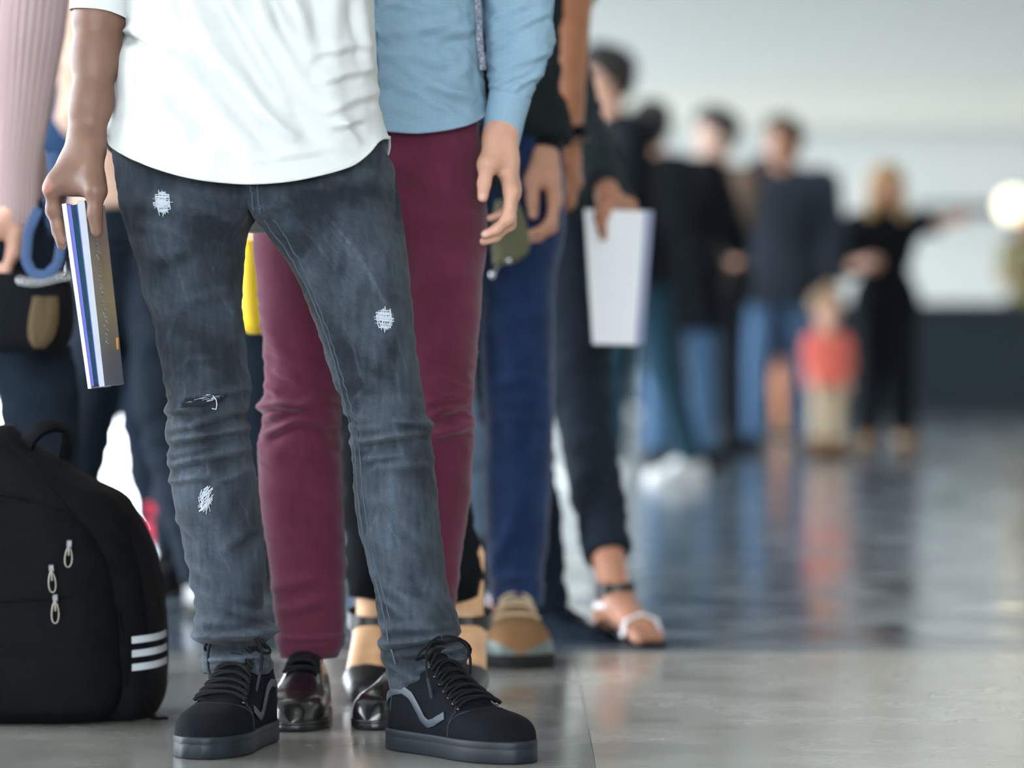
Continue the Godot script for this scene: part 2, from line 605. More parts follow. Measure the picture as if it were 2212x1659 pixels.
func person(o: Dictionary) -> Node3D:
	var node := thing("person", o.label, "person", o.at, o.get("group", ""))
	node.rotation.y = o.get("yaw", 0.0)
	var hgt: float = o.get("tall", 1.75)
	var j := skeleton(hgt, o)
	var k: float = j.k
	var cell: float = o.get("cell", 0.017)
	var skin_col: Color = (o.skin as Color).srgb_to_linear()
	var skin_mat := mat(Color.WHITE, 0.48, {"vc": true, "spec": 0.42})
	var thin: float = o.get("thin", 0.011 if o.has("leg_mat") else 0.0)

	# --- the body, one skin from head to ankles
	var all := [j.head + Vector3(0, 0.02, 0), j.ankL, j.ankR, j.shL, j.shR, j.elL, j.elR, j.wrL, j.wrR, j.kneeL, j.kneeR]
	var b := bounds(all, 0.17 * k)
	var fd := Field.new(b[0], b[1], cell)
	torso_bones(fd, j, -0.012 - thin, k)
	for e in ["L", "R"]:
		fd.bone(j["hip" + e], j["knee" + e], 0.075 * k - thin, 0.052 * k - thin * 0.5, 0.04)
		fd.bone(j["knee" + e], j["ank" + e], 0.052 * k - thin * 0.5, 0.036 * k - thin * 0.7, 0.02)
		fd.bone(j["knee" + e].lerp(j["ank" + e], 0.22) + Vector3(0, 0, -0.012) * k, j["knee" + e].lerp(j["ank" + e], 0.5), 0.05 * k - thin, 0.04 * k - thin, 0.03)
		var slim: float = o.get("slim" + e, 0.0)
		fd.bone(j["sh" + e], j["el" + e], 0.048 * k - slim, 0.040 * k - slim, 0.03)
		if o.get("fine_arm", "") != e:
			fd.bone(j["el" + e], j["wr" + e], 0.041 * k - slim, 0.027 * k - slim * 0.3, 0.015)
	fd.bone(j.neck, j.head + Vector3(0, -0.08, -0.02) * k, 0.06 * k, 0.054 * k, 0.04)
	var body := fd.skin()
	var hk: float = k * o.get("big_head", 1.0)
	body.add(head_shape(j, hk, o.get("turn", 0.0), o.get("nod", 0.0), minf(0.009, cell)))
	var spots: Array = o.get("spots", [])
	for e in ["L", "R"]:
		var fingers: Array = o.get("fingers" + e, [])
		var fc: float = o.get("hand_cell" + e, 0.0065)
		var wr: Vector3 = j["wr" + e]
		if fingers.is_empty():
			var dir: Vector3 = (wr - j["el" + e]).normalized()
			var inward := Vector3(1.0 if e == "L" else -1.0, 0, 0)
			inward = (inward - dir * inward.dot(dir)).normalized()
			var fwd := dir.cross(inward)
			if fwd.z < 0.0:
				fwd = -fwd
			fingers = relaxed_hand(wr, dir, inward, fwd, k * o.get("hand", 0.95), o.get("curl", 1.0))
		var pts := [wr]
		for c in fingers:
			for p in c:
				pts.append(p)
		var from: Vector3 = wr.lerp(j["el" + e], 0.3)
		if o.get("fine_arm", "") == e:
			from = j["el" + e]
		pts.append(from)
		var hb := bounds(pts, 0.055 if o.get("fine_arm", "") == e else 0.04)
		var hf := Field.new(hb[0], hb[1], fc)
		if o.get("fine_arm", "") == e:
			for q in o.arm_bones:
				hf.bone(q[0], q[1], q[2], q[3], 0.02, q[4] if q.size() > 4 else Vector3.ONE)
		else:
			hf.bone(from, wr, 0.031 * k, 0.026 * k, 0.01)
		hand_bones(hf, wr, fingers, k * o.get("hand", 0.95))
		for q in o.get("web" + e, []):
			hf.bone(q[0], q[1], q[2], q[3], 0.012)
		body.add(hf.skin())
		if o.get("nails" + e, false):
			for i in [0, 4]:
				var c: PackedVector3Array = fingers[i]
				spots.append([c[3] + o["nail_dir" + e] * 0.008, 0.0052, skin_col.lerp(Color(0.75, 0.55, 0.5), 0.35)])
	tint(body, skin_col, spots)
	part("body", body, skin_mat, node)

	# --- face and hair
	k = hk
	var turn := Basis.from_euler(Vector3(o.get("nod", 0.0), o.get("turn", 0.0), 0))
	for s in [-1.0, 1.0]:
		var ey := Shape.new()
		ey.ball(j.head + turn * (Vector3(s * 0.030, 0.004, 0.083) * k), Vector3(0.014, 0.008, 0.011) * k, 12)
		part("eye", ey, mats.eye, node)
		var br := Shape.new()
		br.tube(PackedVector3Array([j.head + turn * (Vector3(s * 0.014, 0.022, 0.096) * k), j.head + turn * (Vector3(s * 0.030, 0.028, 0.093) * k), j.head + turn * (Vector3(s * 0.048, 0.022, 0.080) * k)]), 0.0045 * k)
		part("eyebrow", br, o.hair_mat, node)
	var lips := Shape.new()
	lips.tube(PackedVector3Array([j.head + turn * (Vector3(-0.024, -0.060, 0.092) * k), j.head + turn * (Vector3(0, -0.057, 0.101) * k), j.head + turn * (Vector3(0.024, -0.060, 0.092) * k)]), 0.006 * k)
	part("lips", lips, mats.lips, node)
	var hf := Field.new(Vector3(-0.16, -0.42, -0.2) * k, Vector3(0.16, 0.19, 0.16) * k, maxf(0.009, cell * 0.6))
	var style: String = o.get("hair", "short")
	hf.bone(Vector3(0, 0.045, -0.038) * k, Vector3(0, 0.068, 0.012) * k, 0.096 * k, 0.084 * k, 0.03)
	hf.bone(Vector3(0, -0.01, -0.055) * k, Vector3(0, 0.03, -0.05) * k, 0.078 * k, 0.09 * k, 0.03)
	hf.bone(Vector3(-0.05, 0.09, 0.05) * k, Vector3(0.05, 0.09, 0.05) * k, 0.034 * k, 0.03 * k, 0.03)
	for s in [-1.0, 1.0]:
		hf.bone(Vector3(s * 0.07, 0.06, 0.02) * k, Vector3(s * 0.078, 0.0, 0.005) * k, 0.026 * k, 0.014 * k, 0.02)
		if style == "long":
			hf.bone(Vector3(s * 0.075, 0.05, 0.02) * k, Vector3(s * 0.095, -0.16, 0.03) * k, 0.034 * k, 0.034 * k, 0.03)
			hf.bone(Vector3(s * 0.095, -0.16, 0.03) * k, Vector3(s * 0.085, -0.34, 0.07) * k, 0.034 * k, 0.022 * k, 0.03)
	if style == "long":
		hf.bone(Vector3(0, 0.0, -0.06) * k, Vector3(0, -0.22, -0.07) * k, 0.085 * k, 0.06 * k, 0.04)
	var hs := hf.skin()
	var hn := hs.normals()
	for i in hs.v.size():
		var p := hs.v[i]
		hs.v[i] = j.head + turn * (p + hn[i] * 0.007 * ridged.get_noise_3d(p.x * 260.0, p.y * 90.0, p.z * 260.0))
	part("hair", hs, o.hair_mat, node)

	# --- clothes
	k = j.k
	if o.has("top_mat"):
		var ease: float = o.get("ease", 0.012)
		var tb := bounds([j.shL, j.shR, j.elL, j.elR, j.wrL, j.wrR, j.pelvis + Vector3(0, -0.25, 0), j.neck], 0.17 * k)
		var tf := Field.new(tb[0], tb[1], maxf(cell * 0.8, 0.011))
		torso_bones(tf, j, ease, k)
		var hem: float = o.get("hem", 0.86) * k
		tf.bone(Vector3(-0.05 * k, hem, 0), Vector3(0.05 * k, hem, 0), 0.115 * k + ease, 0.115 * k + ease, 0.05, Vector3(1, 1, 1.25))
		if hem < 0.85 * k:
			# long jackets and coats hang clear of the hips
			tf.bone(j.pelvis + Vector3(-0.05, 0, 0) * k, Vector3(-0.075 * k, hem - 0.05, 0), 0.105 * k + ease, 0.105 * k + ease, 0.05, Vector3(1, 1, 1.1))
			tf.bone(j.pelvis + Vector3(0.05, 0, 0) * k, Vector3(0.075 * k, hem - 0.05, 0), 0.105 * k + ease, 0.105 * k + ease, 0.05, Vector3(1, 1, 1.1))
		tf.cut(Vector3(0, hem, 0), Vector3.DOWN)
		tf.cut(j.neck + Vector3(0, 0.035, 0) * k, Vector3(0, 0.9, 0.44).normalized())
		for e in ["L", "R"]:
			var sl: float = o.get("sleeve" + e, o.get("sleeve", 1.95))
			var se: Vector3 = j["sh" + e].lerp(j["el" + e], minf(sl, 1.0))
			var sle: float = ease + o.get("sleeve_ease", 0.0)
			tf.bone(j["sh" + e], se, 0.055 * k + sle, 0.046 * k + sle, 0.03)
			if sl > 1.0:
				var cuff: Vector3 = j["el" + e].lerp(j["wr" + e], sl - 1.0)
				tf.bone(j["el" + e], cuff, 0.046 * k + sle, 0.032 * k + sle, 0.02)
				tf.trim(cuff, (j["wr" + e] - j["el" + e]).normalized(), 0.075 * k)
		if o.get("hood", false):
			tf.bone(j.neck + Vector3(-0.07, -0.01, -0.05) * k, j.neck + Vector3(0.07, -0.01, -0.05) * k, 0.045 * k, 0.045 * k, 0.03)
			tf.bone(j.neck + Vector3(-0.06, 0.0, 0.03) * k, j.neck + Vector3(0.0, -0.06, 0.085) * k, 0.03 * k, 0.024 * k, 0.02)
			tf.bone(j.neck + Vector3(0.06, 0.0, 0.03) * k, j.neck + Vector3(0.0, -0.06, 0.085) * k, 0.03 * k, 0.024 * k, 0.02)
		blob(o.get("top", "sweater"), tf.skin(), o.top_mat, node, 0.010)
	if o.has("leg_mat"):
		var le: float = o.get("leg_ease", 0.012)
		var lb := bounds([j.hipL, j.hipR, j.kneeL, j.kneeR, j.ankL, j.ankR, j.waist], 0.14 * k)
		var lf := Field.new(lb[0], lb[1], maxf(cell * 0.8, 0.011))
		var full: float = o.get("leg_end", 0.93)
		for e in ["L", "R"]:
			lf.bone(j["hip" + e], j["knee" + e], 0.080 * k + le, 0.056 * k + le, 0.03)
			var low: Vector3 = j["knee" + e].lerp(j["ank" + e], full + 0.08)
			lf.bone(j["knee" + e], low, 0.056 * k + le, lerpf(0.056, 0.040, full) * k + le, 0.02)
			lf.trim(low, (j["ank" + e] - j["knee" + e]).normalized(), 0.10 * k)
		lf.bone(j.hipL + Vector3(0.01, 0.03, 0) * k, j.hipR + Vector3(-0.01, 0.03, 0) * k, 0.088 * k + le, 0.088 * k + le, 0.05)
		lf.bone(j.pelvis + Vector3(-0.03, 0.06, 0) * k, j.pelvis + Vector3(0.03, 0.06, 0) * k, 0.100 * k + le, 0.100 * k + le, 0.06, Vector3(1, 1, 1.3))
		blob(o.get("legs", "trousers"), lf.skin(), o.leg_mat, node, 0.008)
	if o.has("skirt_mat"):
		var st := Shape.new()
		var list := []
		for i in 30:
			var t := i / 29.0
			var y := lerpf(1.02, o.get("skirt_end", 0.55), t) * k
			var ring := PackedVector3Array()
			for q in 48:
				var a := TAU * q / 48.0
				var r := (0.15 + 0.07 * t + 0.012 * t * sin(a * 9.0)) * k
				ring.append(Vector3(cos(a) * r, y, sin(a) * r * 0.8))
			list.append(ring)
		st.rings(list, true, true, false)
		part("skirt", st, o.skirt_mat, node)
	if o.has("shoe_mat"):
		for e in ["L", "R"]:
			var a: Vector3 = j["ank" + e]
			var yaw: float = o.get("toe" + e, -0.18 if e == "L" else 0.18)
			make_shoe(node, o.get("shoe", "sneaker"), Vector3(a.x, a.y - 0.085 * k, a.z), yaw, 0.285 * k, o.shoe_mat, o.sole_mat, o.get("shoe_style", {}))
	return node


# ---------------------------------------------------------------- shoes
func shoe_point(st: Dictionary, t: float, q: float, out := 0.0) -> Vector3:
	# a point of the upper: T runs from heel to toe, Q from one side (0) over the top (0.5) to the other (1)
	var l: float = st.l
	var w := curve(st.wide, t, 1) * float(st.w)
	var hh := curve(st.high, t, 1)
	var a := PI * q
	var cx := cos(a)
	var sn := sin(a)
	var x := signf(cx) * pow(absf(cx), 0.72) * (w + out)
	x *= 1.0 - float(st.get("pinch", 0.30)) * pow(sn, 1.5) * smoothstep(0.05, 0.12, hh) * 1.0
	var y := float(st.sole) - 0.004 + pow(maxf(sn, 0.0), 0.62) * (hh + out)
	var z := (t - 0.27) * l
	return Vector3(x, y, z)


func make_shoe(parent: Node3D, called: String, where: Vector3, yaw: float, length: float, upper: Material, sole: Material, opt: Dictionary) -> Node3D:
	var n := Node3D.new()
	n.name = called
	parent.add_child(n, true)
	n.position = where
	n.rotation.y = yaw
	var st := {
		"l": length, "w": opt.get("w", 0.051), "sole": opt.get("sole", 0.03), "pinch": opt.get("pinch", 0.3),
		"wide": [[0.0, 0.10], [0.015, 0.36], [0.05, 0.58], [0.12, 0.72], [0.3, 0.76], [0.5, 0.84], [0.68, 1.0], [0.8, 0.97], [0.9, 0.80], [0.96, 0.56], [0.99, 0.30], [1.0, 0.10]],
		"high": opt.get("high", [[0.0, 0.03], [0.03, 0.06], [0.12, 0.075], [0.3, 0.078], [0.42, 0.075], [0.55, 0.056], [0.7, 0.042], [0.85, 0.036], [0.94, 0.028], [0.985, 0.016], [1.0, 0.006]]),
	}
	var rows := 44
	var list := []
	for i in rows + 1:
		var t := i / float(rows)
		t = t + 0.06 * sin(TAU * t) * -0.5
		var ring := PackedVector3Array()
		for q in 29:
			ring.append(shoe_point(st, t, q / 28.0))
		for q in range(1, 7):
			ring.append(ring[28].lerp(ring[0], q / 7.0))
		list.append(ring)
	var s := Shape.new()
	s.rings(list)
	part("upper", s, upper, n)
	# the sole: outline swept up in steps, with a line pressed into its side
	var sh: float = st.sole
	var e: float = opt.get("lip", 0.003)
	var levels := [[0.0, -0.004], [0.0025, e], [sh * 0.62, e], [sh * 0.66, e - 0.0018], [sh * 0.70, e], [sh * 0.94, e], [sh, e - 0.002]]
	if opt.get("heel", 0.0) > 0.0:
		levels = [[0.0, -0.003], [0.0015, e], [sh, e]]
	list = []
	for lv in levels:
		var ring := PackedVector3Array()
		for sd in 2:
			for i in 40:
				var t := i / 39.0 if sd == 0 else 1.0 - i / 39.0
				var tt := 0.5 - 0.5 * cos(PI * t)
				var w := curve(st.wide, tt, 1) * float(st.w) + float(lv[1])
				var z: float = (tt - 0.27) * length + (-lv[1] if tt < 0.02 else (lv[1] if tt > 0.98 else 0.0))
				ring.append(Vector3(w if sd == 0 else -w, lv[0], z))
		list.append(ring)
	var so := Shape.new()
	so.rings(list)
	part("sole", so, sole, n)
	if opt.get("laces", true):
		var count: int = opt.get("lace_rows", 5)
		var t0: float = opt.get("lace_from", 0.38)
		var t1: float = opt.get("lace_to", 0.60)
		for i in count:
			var t := lerpf(t0, t1, i / maxf(1.0, count - 1))
			var path := PackedVector3Array()
			for q in 11:
				var u := lerpf(0.30, 0.70, q / 10.0)
				path.append(shoe_point(st, t + 0.012 * sin(PI * q / 10.0) * (1 if i % 2 else -1), u, 0.0035 + 0.002 * sin(PI * q / 10.0)))
			var la := Shape.new()
			la.tube(path, 0.0026, 6, -1.0, 1.4)
			part("lace", la, opt.get("lace_mat", upper), n)
	n.set_meta("st", st)
	return n


# ---------------------------------------------------------------- trousers and shirts cut to measure
func trousers(parent: Node3D, called: String, m: Material, legs: Array, o: Dictionary) -> Array:
	# each leg is a list of rows [py, left, right, distance, depth ratio]; returns what surface_at() needs
	var base: Vector3 = parent.position
	var s := Shape.new()
	var found := []
	var hip: Dictionary = o.hip
	var around: int = o.get("around", 96)
	var step: float = o.get("step", 4.0)
	var folds: Array = o.get("folds", [])
	var wear: Array = o.get("wear", [])
	var creases: Array = o.get("creases", [])
	var col: Color = (o.col as Color).srgb_to_linear()
	var pale: Color = (o.get("pale", o.col) as Color).srgb_to_linear()
	for leg in legs:
		var rows: Array = leg.rows
		var y0: float = rows[0][0]
		var y1: float = rows[rows.size() - 1][0]
		var n := int((y1 - y0) / step)
		var list := []
		var tilt: float = leg.get("tilt", 0.0)
		var first := s.v.size()
		for r in n + 2:
			var y := minf(y0 + r * step, y1)
			var shrink := 0.0
			if r == n + 1:
				y = y1 - 14.0
				shrink = 0.004
			var xl := curve(rows, y, 1)
			var xr := curve(rows, y, 2)
			var d := curve(rows, y, 3)
			var ratio := curve(rows, y, 4)
			var cx := (xl + xr) * 0.5
			var rx := (xr - xl) * 0.5
			var rz := rx * d / LENS * ratio
			var hw := 1.0 - smoothstep(o.crotch - 60.0, o.crotch + 110.0, y)
			var amp := curve(o.rough, y, 1) * 0.001
			var tw := tilt * smoothstep(y1 - 130.0, y1, y)
			var ring := PackedVector3Array()
			for i in around:
				var a := TAU * i / around
				var ux := cos(a)
				var uz := sin(a)
				var x := cx + rx * ux
				var z := rz * uz
				if hw > 0.0:
					var e := (x - float(hip.cx)) / float(hip.rx)
					var hz := float(hip.rz) * sqrt(maxf(0.0, 1.0 - e * e))
					z = lerpf(z, (1.0 if uz >= 0.0 else -1.0) * maxf(hz, 0.0) if absf(uz) > 0.02 or absf(ux) < 0.9 else 0.0, hw)
				var yy := y + tw * (x - cx)
				var p := at(x, yy, d)
				p.z += z
				var nn := Vector3(ux / maxf(rx, 1.0) * LENS / d, 0, uz / maxf(rz, 0.01)).normalized()
				var fo := folds_at(folds, x, yy) if uz > -0.35 else 0.0
				var w1 := ridged.get_noise_3d(p.x * 55.0 + p.y * 30.0, p.y * 210.0 + p.x * 60.0, p.z * 55.0)
				var w2 := coarse.get_noise_3d(p.x * 60.0, p.y * 60.0, p.z * 60.0)
				p += nn * (fo + amp * (w1 * 0.8 + w2 * 0.9) - shrink)
				ring.append(p - base)
				# dye: streaks along the leg, paler where the cloth has been rubbed
				var st := coarse.get_noise_3d(p.x * 420.0, p.y * 55.0, p.z * 420.0)
				var bl := coarse.get_noise_3d(p.x * 50.0 + 9.0, p.y * 35.0, p.z * 50.0)
				var wr := 0.0
				for q in wear:
					var ex: float = (x - q[0]) / q[2]
					var ey: float = (yy - q[1]) / q[3]
					var e2 := ex * ex + ey * ey
					if e2 < 3.0:
						wr += float(q[4]) * exp(-e2 * 1.6)
				for q in creases:
					if yy > q[4] and yy < q[5]:
						var t: float = (yy - q[1]) / (q[3] - q[1])
						var e: float = absf(x - lerpf(q[0], q[2], t) - q[6] * sin(PI * t)) / q[7]
						if e < 2.0:
							wr += float(q[8]) * exp(-e * e) * sin(PI * clampf(t, 0.0, 1.0))
				var rub := clampf(fo * 90.0, -0.15, 0.55)
				var k := clampf(float(o.get("worn", 0.0)) * (0.22 + 0.65 * bl + 0.18 * st + rub + w1 * 0.12) + wr, 0.0, 1.0)
				var q := col.lerp(pale, k) * (1.0 + float(o.get("mottle", 0.08)) * st)
				q.a = 1.0
				s.c.append(q)
			list.append(ring)
		var keep := s.c.duplicate()
		s.rings(list, true, true, true)
		s.c = keep
		while s.c.size() < s.v.size():
			s.c.append(col)
		found.append({"rows": list, "y0": y0, "step": step, "base": base, "first": first})
	part(called, s, m, parent)
	return found


func shirt(parent: Node3D, called: String, m: Material, o: Dictionary) -> Dictionary:
	# a body of cloth: rows [py, left, right, distance, depth] for the silhouette, hems for front and back
	var base: Vector3 = parent.position
	var s := Shape.new()
	var rows: Array = o.rows
	var y0: float = rows[0][0]
	var y1: float = rows[rows.size() - 1][0]
	var n: int = o.get("n", 150)
	var around: int = o.get("around", 200)
	var list := []
	for r in n + 1:
		var v := r / float(n)
		v = 1.0 - pow(1.0 - v, 0.8)
		var y := lerpf(y0, y1, v)
		var xl := curve(rows, y, 1)
		var xr := curve(rows, y, 2)
		var d := curve(rows, y, 3)
		var rz := curve(rows, y, 4)
		var cx := (xl + xr) * 0.5
		var rx := (xr - xl) * 0.5
		var ring := PackedVector3Array()
		for i in around:
			var a := TAU * i / around
			var ux := cos(a)
			var uz := sin(a)
			ux = signf(ux) * pow(absf(ux), 0.85)
			var x := cx + rx * ux
			var hem := curve(o.front if uz >= 0.0 else o.back, x, 1)
			hem = lerpf(y1, hem, clampf(absf(uz) * 5.0, 0.0, 1.0))
			var yy := lerpf(y0, hem, v)
			var p := at(x, yy, d)
			p.z += rz * signf(uz) * pow(absf(uz), 0.9)
			var nn := Vector3(ux / rx * LENS / d, 0, uz / rz).normalized()
			var fo := folds_at(o.folds, x, yy) if uz > -0.1 else 0.0
			var amp: float = o.get("rough", 3.0) * 0.001
			var w := ridged.get_noise_3d(p.x * 90.0 + p.y * 60.0, p.y * 150.0 - p.x * 70.0, p.z * 90.0) * float(o.get("crinkle", 0.5)) + coarse.get_noise_3d(p.x * 45.0, p.y * 30.0, p.z * 45.0)
			var flare: float = o.get("flare", 0.0) * smoothstep(0.75, 1.0, v) * sin(a * 5.0 + 0.6)
			p += nn * (fo + amp * w + flare)
			ring.append(p - base)
		list.append(ring)
	s.rings(list, true, true, false)
	part(called, s, m, parent)
	# the rolled hem
	var path: PackedVector3Array = list[n].duplicate()
	path.append(path[0])
	var t := Shape.new()
	t.tube(path, o.get("hem_r", 0.0022), 6)
	part("hem", t, o.get("hem_mat", m), parent)
	return {"list": list, "n": n, "around": around}


func crumple(list: Array, amp: float, folds: Array, d: float, base: Vector3) -> void:
	# small folds on a tube of cloth, each ring pushed out from its own middle
	for r in list.size():
		var ring: PackedVector3Array = list[r]
		var mid := Vector3.ZERO
		for p in ring:
			mid += p
		mid /= ring.size()
		for i in ring.size():
			var p := ring[i] + base
			var out := (ring[i] - mid).normalized()
			var w := ridged.get_noise_3d(p.x * 100.0 + p.y * 110.0, p.y * 150.0 - p.x * 90.0, p.z * 100.0) + 0.6 * coarse.get_noise_3d(p.x * 80.0, p.y * 60.0, p.z * 80.0)
			var fo := 0.0
			if out.z > -0.3 and folds.size():
				fo = folds_at(folds, p.x * LENS / d + 1106.0, HORIZON - (p.y - EYE) * LENS / d)
			ring[i] += out * (amp * w + fo)
		list[r] = ring


func surface_at(leg: Dictionary, px: float, py: float, d: float, out := 0.001) -> Vector3:
	# the front of a leg where the photograph shows this place, in the wearer's own axes
	var list: Array = leg.rows
	var r := clampi(int(round((py - leg.y0) / leg.step)), 0, list.size() - 3)
	var ring: PackedVector3Array = list[r]
	var want: Vector3 = at(px, py, d) - leg.base
	var best := 1e9
	var got := want
	for i in ring.size() / 2 + 1:
		var e := absf(ring[i].x - want.x)
		if e < best:
			best = e
			got = ring[i]
	return got + Vector3(0, want.y - got.y, out)


func frayed(parent: Node3D, leg: Dictionary, cx: float, cy: float, w: float, h: float, d: float, called: String, m: Material, seed_: int, slant := 0.0, count := 60) -> void:
	# a worn-through place: a bunch of short loose threads lying on the cloth
	var rng := RandomNumberGenerator.new()
	rng.seed = seed_
	var s := Shape.new()
	for i in count:
		var v := rng.randf_range(-1, 1)
		var edge := sqrt(maxf(0.0, 1.0 - v * v))
		var u0 := -edge * rng.randf_range(0.5, 1.1)
		var u1 := edge * rng.randf_range(0.5, 1.1)
		var up := rng.randf() < 0.3
		var path := PackedVector3Array()
		var bow := rng.randf_range(-2.0, 2.0)
		for k in 5:
			var t := k / 4.0
			var x := cx + lerpf(u0, u1, t) * w
			var y := cy + v * h + bow * sin(PI * t) + slant * (x - cx)
			if up:
				x = cx + v * w * 0.9
				y = cy + lerpf(u0, u1, t) * h * 1.25
			path.append(surface_at(leg, x, y, d, 0.0016 + 0.0014 * sin(PI * t)))
		s.tube(path, rng.randf_range(0.0003, 0.0007), 4)
	part(called, s, m, parent)


func strip(path: PackedVector3Array, normals: PackedVector3Array, wide: float, thick: float) -> Shape:
	# a flat band that follows a path and lies on a surface
	var s := Shape.new()
	var list := []
	var n := path.size()
	for k in n:
		var t := (path[mini(k + 1, n - 1)] - path[maxi(k - 1, 0)]).normalized()
		var up := normals[k].normalized()
		var side := t.cross(up).normalized()
		up = side.cross(t).normalized()
		var p := path[k]
		list.append(PackedVector3Array([p - side * wide * 0.5 - up * thick * 0.3, p + side * wide * 0.5 - up * thick * 0.3, p + side * wide * 0.42 + up * thick, p - side * wide * 0.42 + up * thick]))
	s.rings(list)
	return s


# ---------------------------------------------------------------- the scene
var mats := {}


func _ready() -> void:
	view_and_light()
	make_materials()
	hall()
	front_man()
	burgundy_man()
	blazer_man()
	heels_woman()
	queue_rest()
	backpack()
	far_people()


func view_and_light() -> void:
	var cam := Camera3D.new()
	cam.name = "camera"
	add_child(cam)
	cam.position = Vector3(0, EYE, 0)
	cam.rotation.x = -atan((829.5 - HORIZON) / LENS)
	cam.near = 0.1
	cam.far = 120.0
	var lens := CameraAttributesPhysical.new()
	lens.frustum_focal_length = 12.0 / (829.5 / LENS)
	lens.frustum_focus_distance = 5.5
	lens.frustum_near = 0.1
	lens.frustum_far = 120.0
	lens.exposure_aperture = 2.05
	cam.attributes = lens
	cam.fov = rad_to_deg(2.0 * atan(829.5 / LENS))
	cam.current = true

	var sky_mat := ProceduralSkyMaterial.new()
	sky_mat.sky_top_color = c8(214, 228, 240)
	sky_mat.sky_horizon_color = c8(240, 246, 250)
	sky_mat.ground_bottom_color = c8(120, 122, 122)
	sky_mat.ground_horizon_color = c8(200, 204, 206)
	sky_mat.sky_energy_multiplier = 4.0
	sky_mat.ground_energy_multiplier = 2.5
	var sky := Sky.new()
	sky.sky_material = sky_mat
	var env := Environment.new()
	env.background_mode = Environment.BG_SKY
	env.sky = sky
	env.tonemap_mode = Environment.TONE_MAPPER_LINEAR
	env.tonemap_exposure = 0.70
	env.sdfgi_enabled = true
	env.ssao_enabled = true
	env.ssil_enabled = true
	var we := WorldEnvironment.new()
	we.name = "surroundings"
	we.environment = env
	add_child(we)

	# daylight entering by the glass wall on the left, bay by bay, and by the glazed end of the hall
	for i in 4:
		daylight(Vector3(-5.85, 2.2, -7.9 - i * 8.1), Vector3(0, -PI / 2, 0), Vector2(7.6, 3.9), 1.4)
	daylight(Vector3(-4.75, 2.2, -36.1), Vector3(0, PI, 0), Vector2(2.4, 3.9), 1.4)
	# and by an added glazed opening behind the viewer, for frontal light
	daylight(Vector3(-1.6, 2.2, 4.0), Vector3.ZERO, Vector2(7.6, 3.9), 1.2)


func daylight(where: Vector3, turn: Vector3, size: Vector2, energy: float) -> void:
	var l := AreaLight3D.new()
	l.name = "window_and_added_daylight"
	add_child(l, true)
	l.position = where
	l.rotation = turn
	l.area_size = size
	l.area_normalize_energy = false
	l.light_energy = energy
	l.light_color = c8(236, 244, 255)
	l.area_range = 60.0
	l.shadow_enabled = true


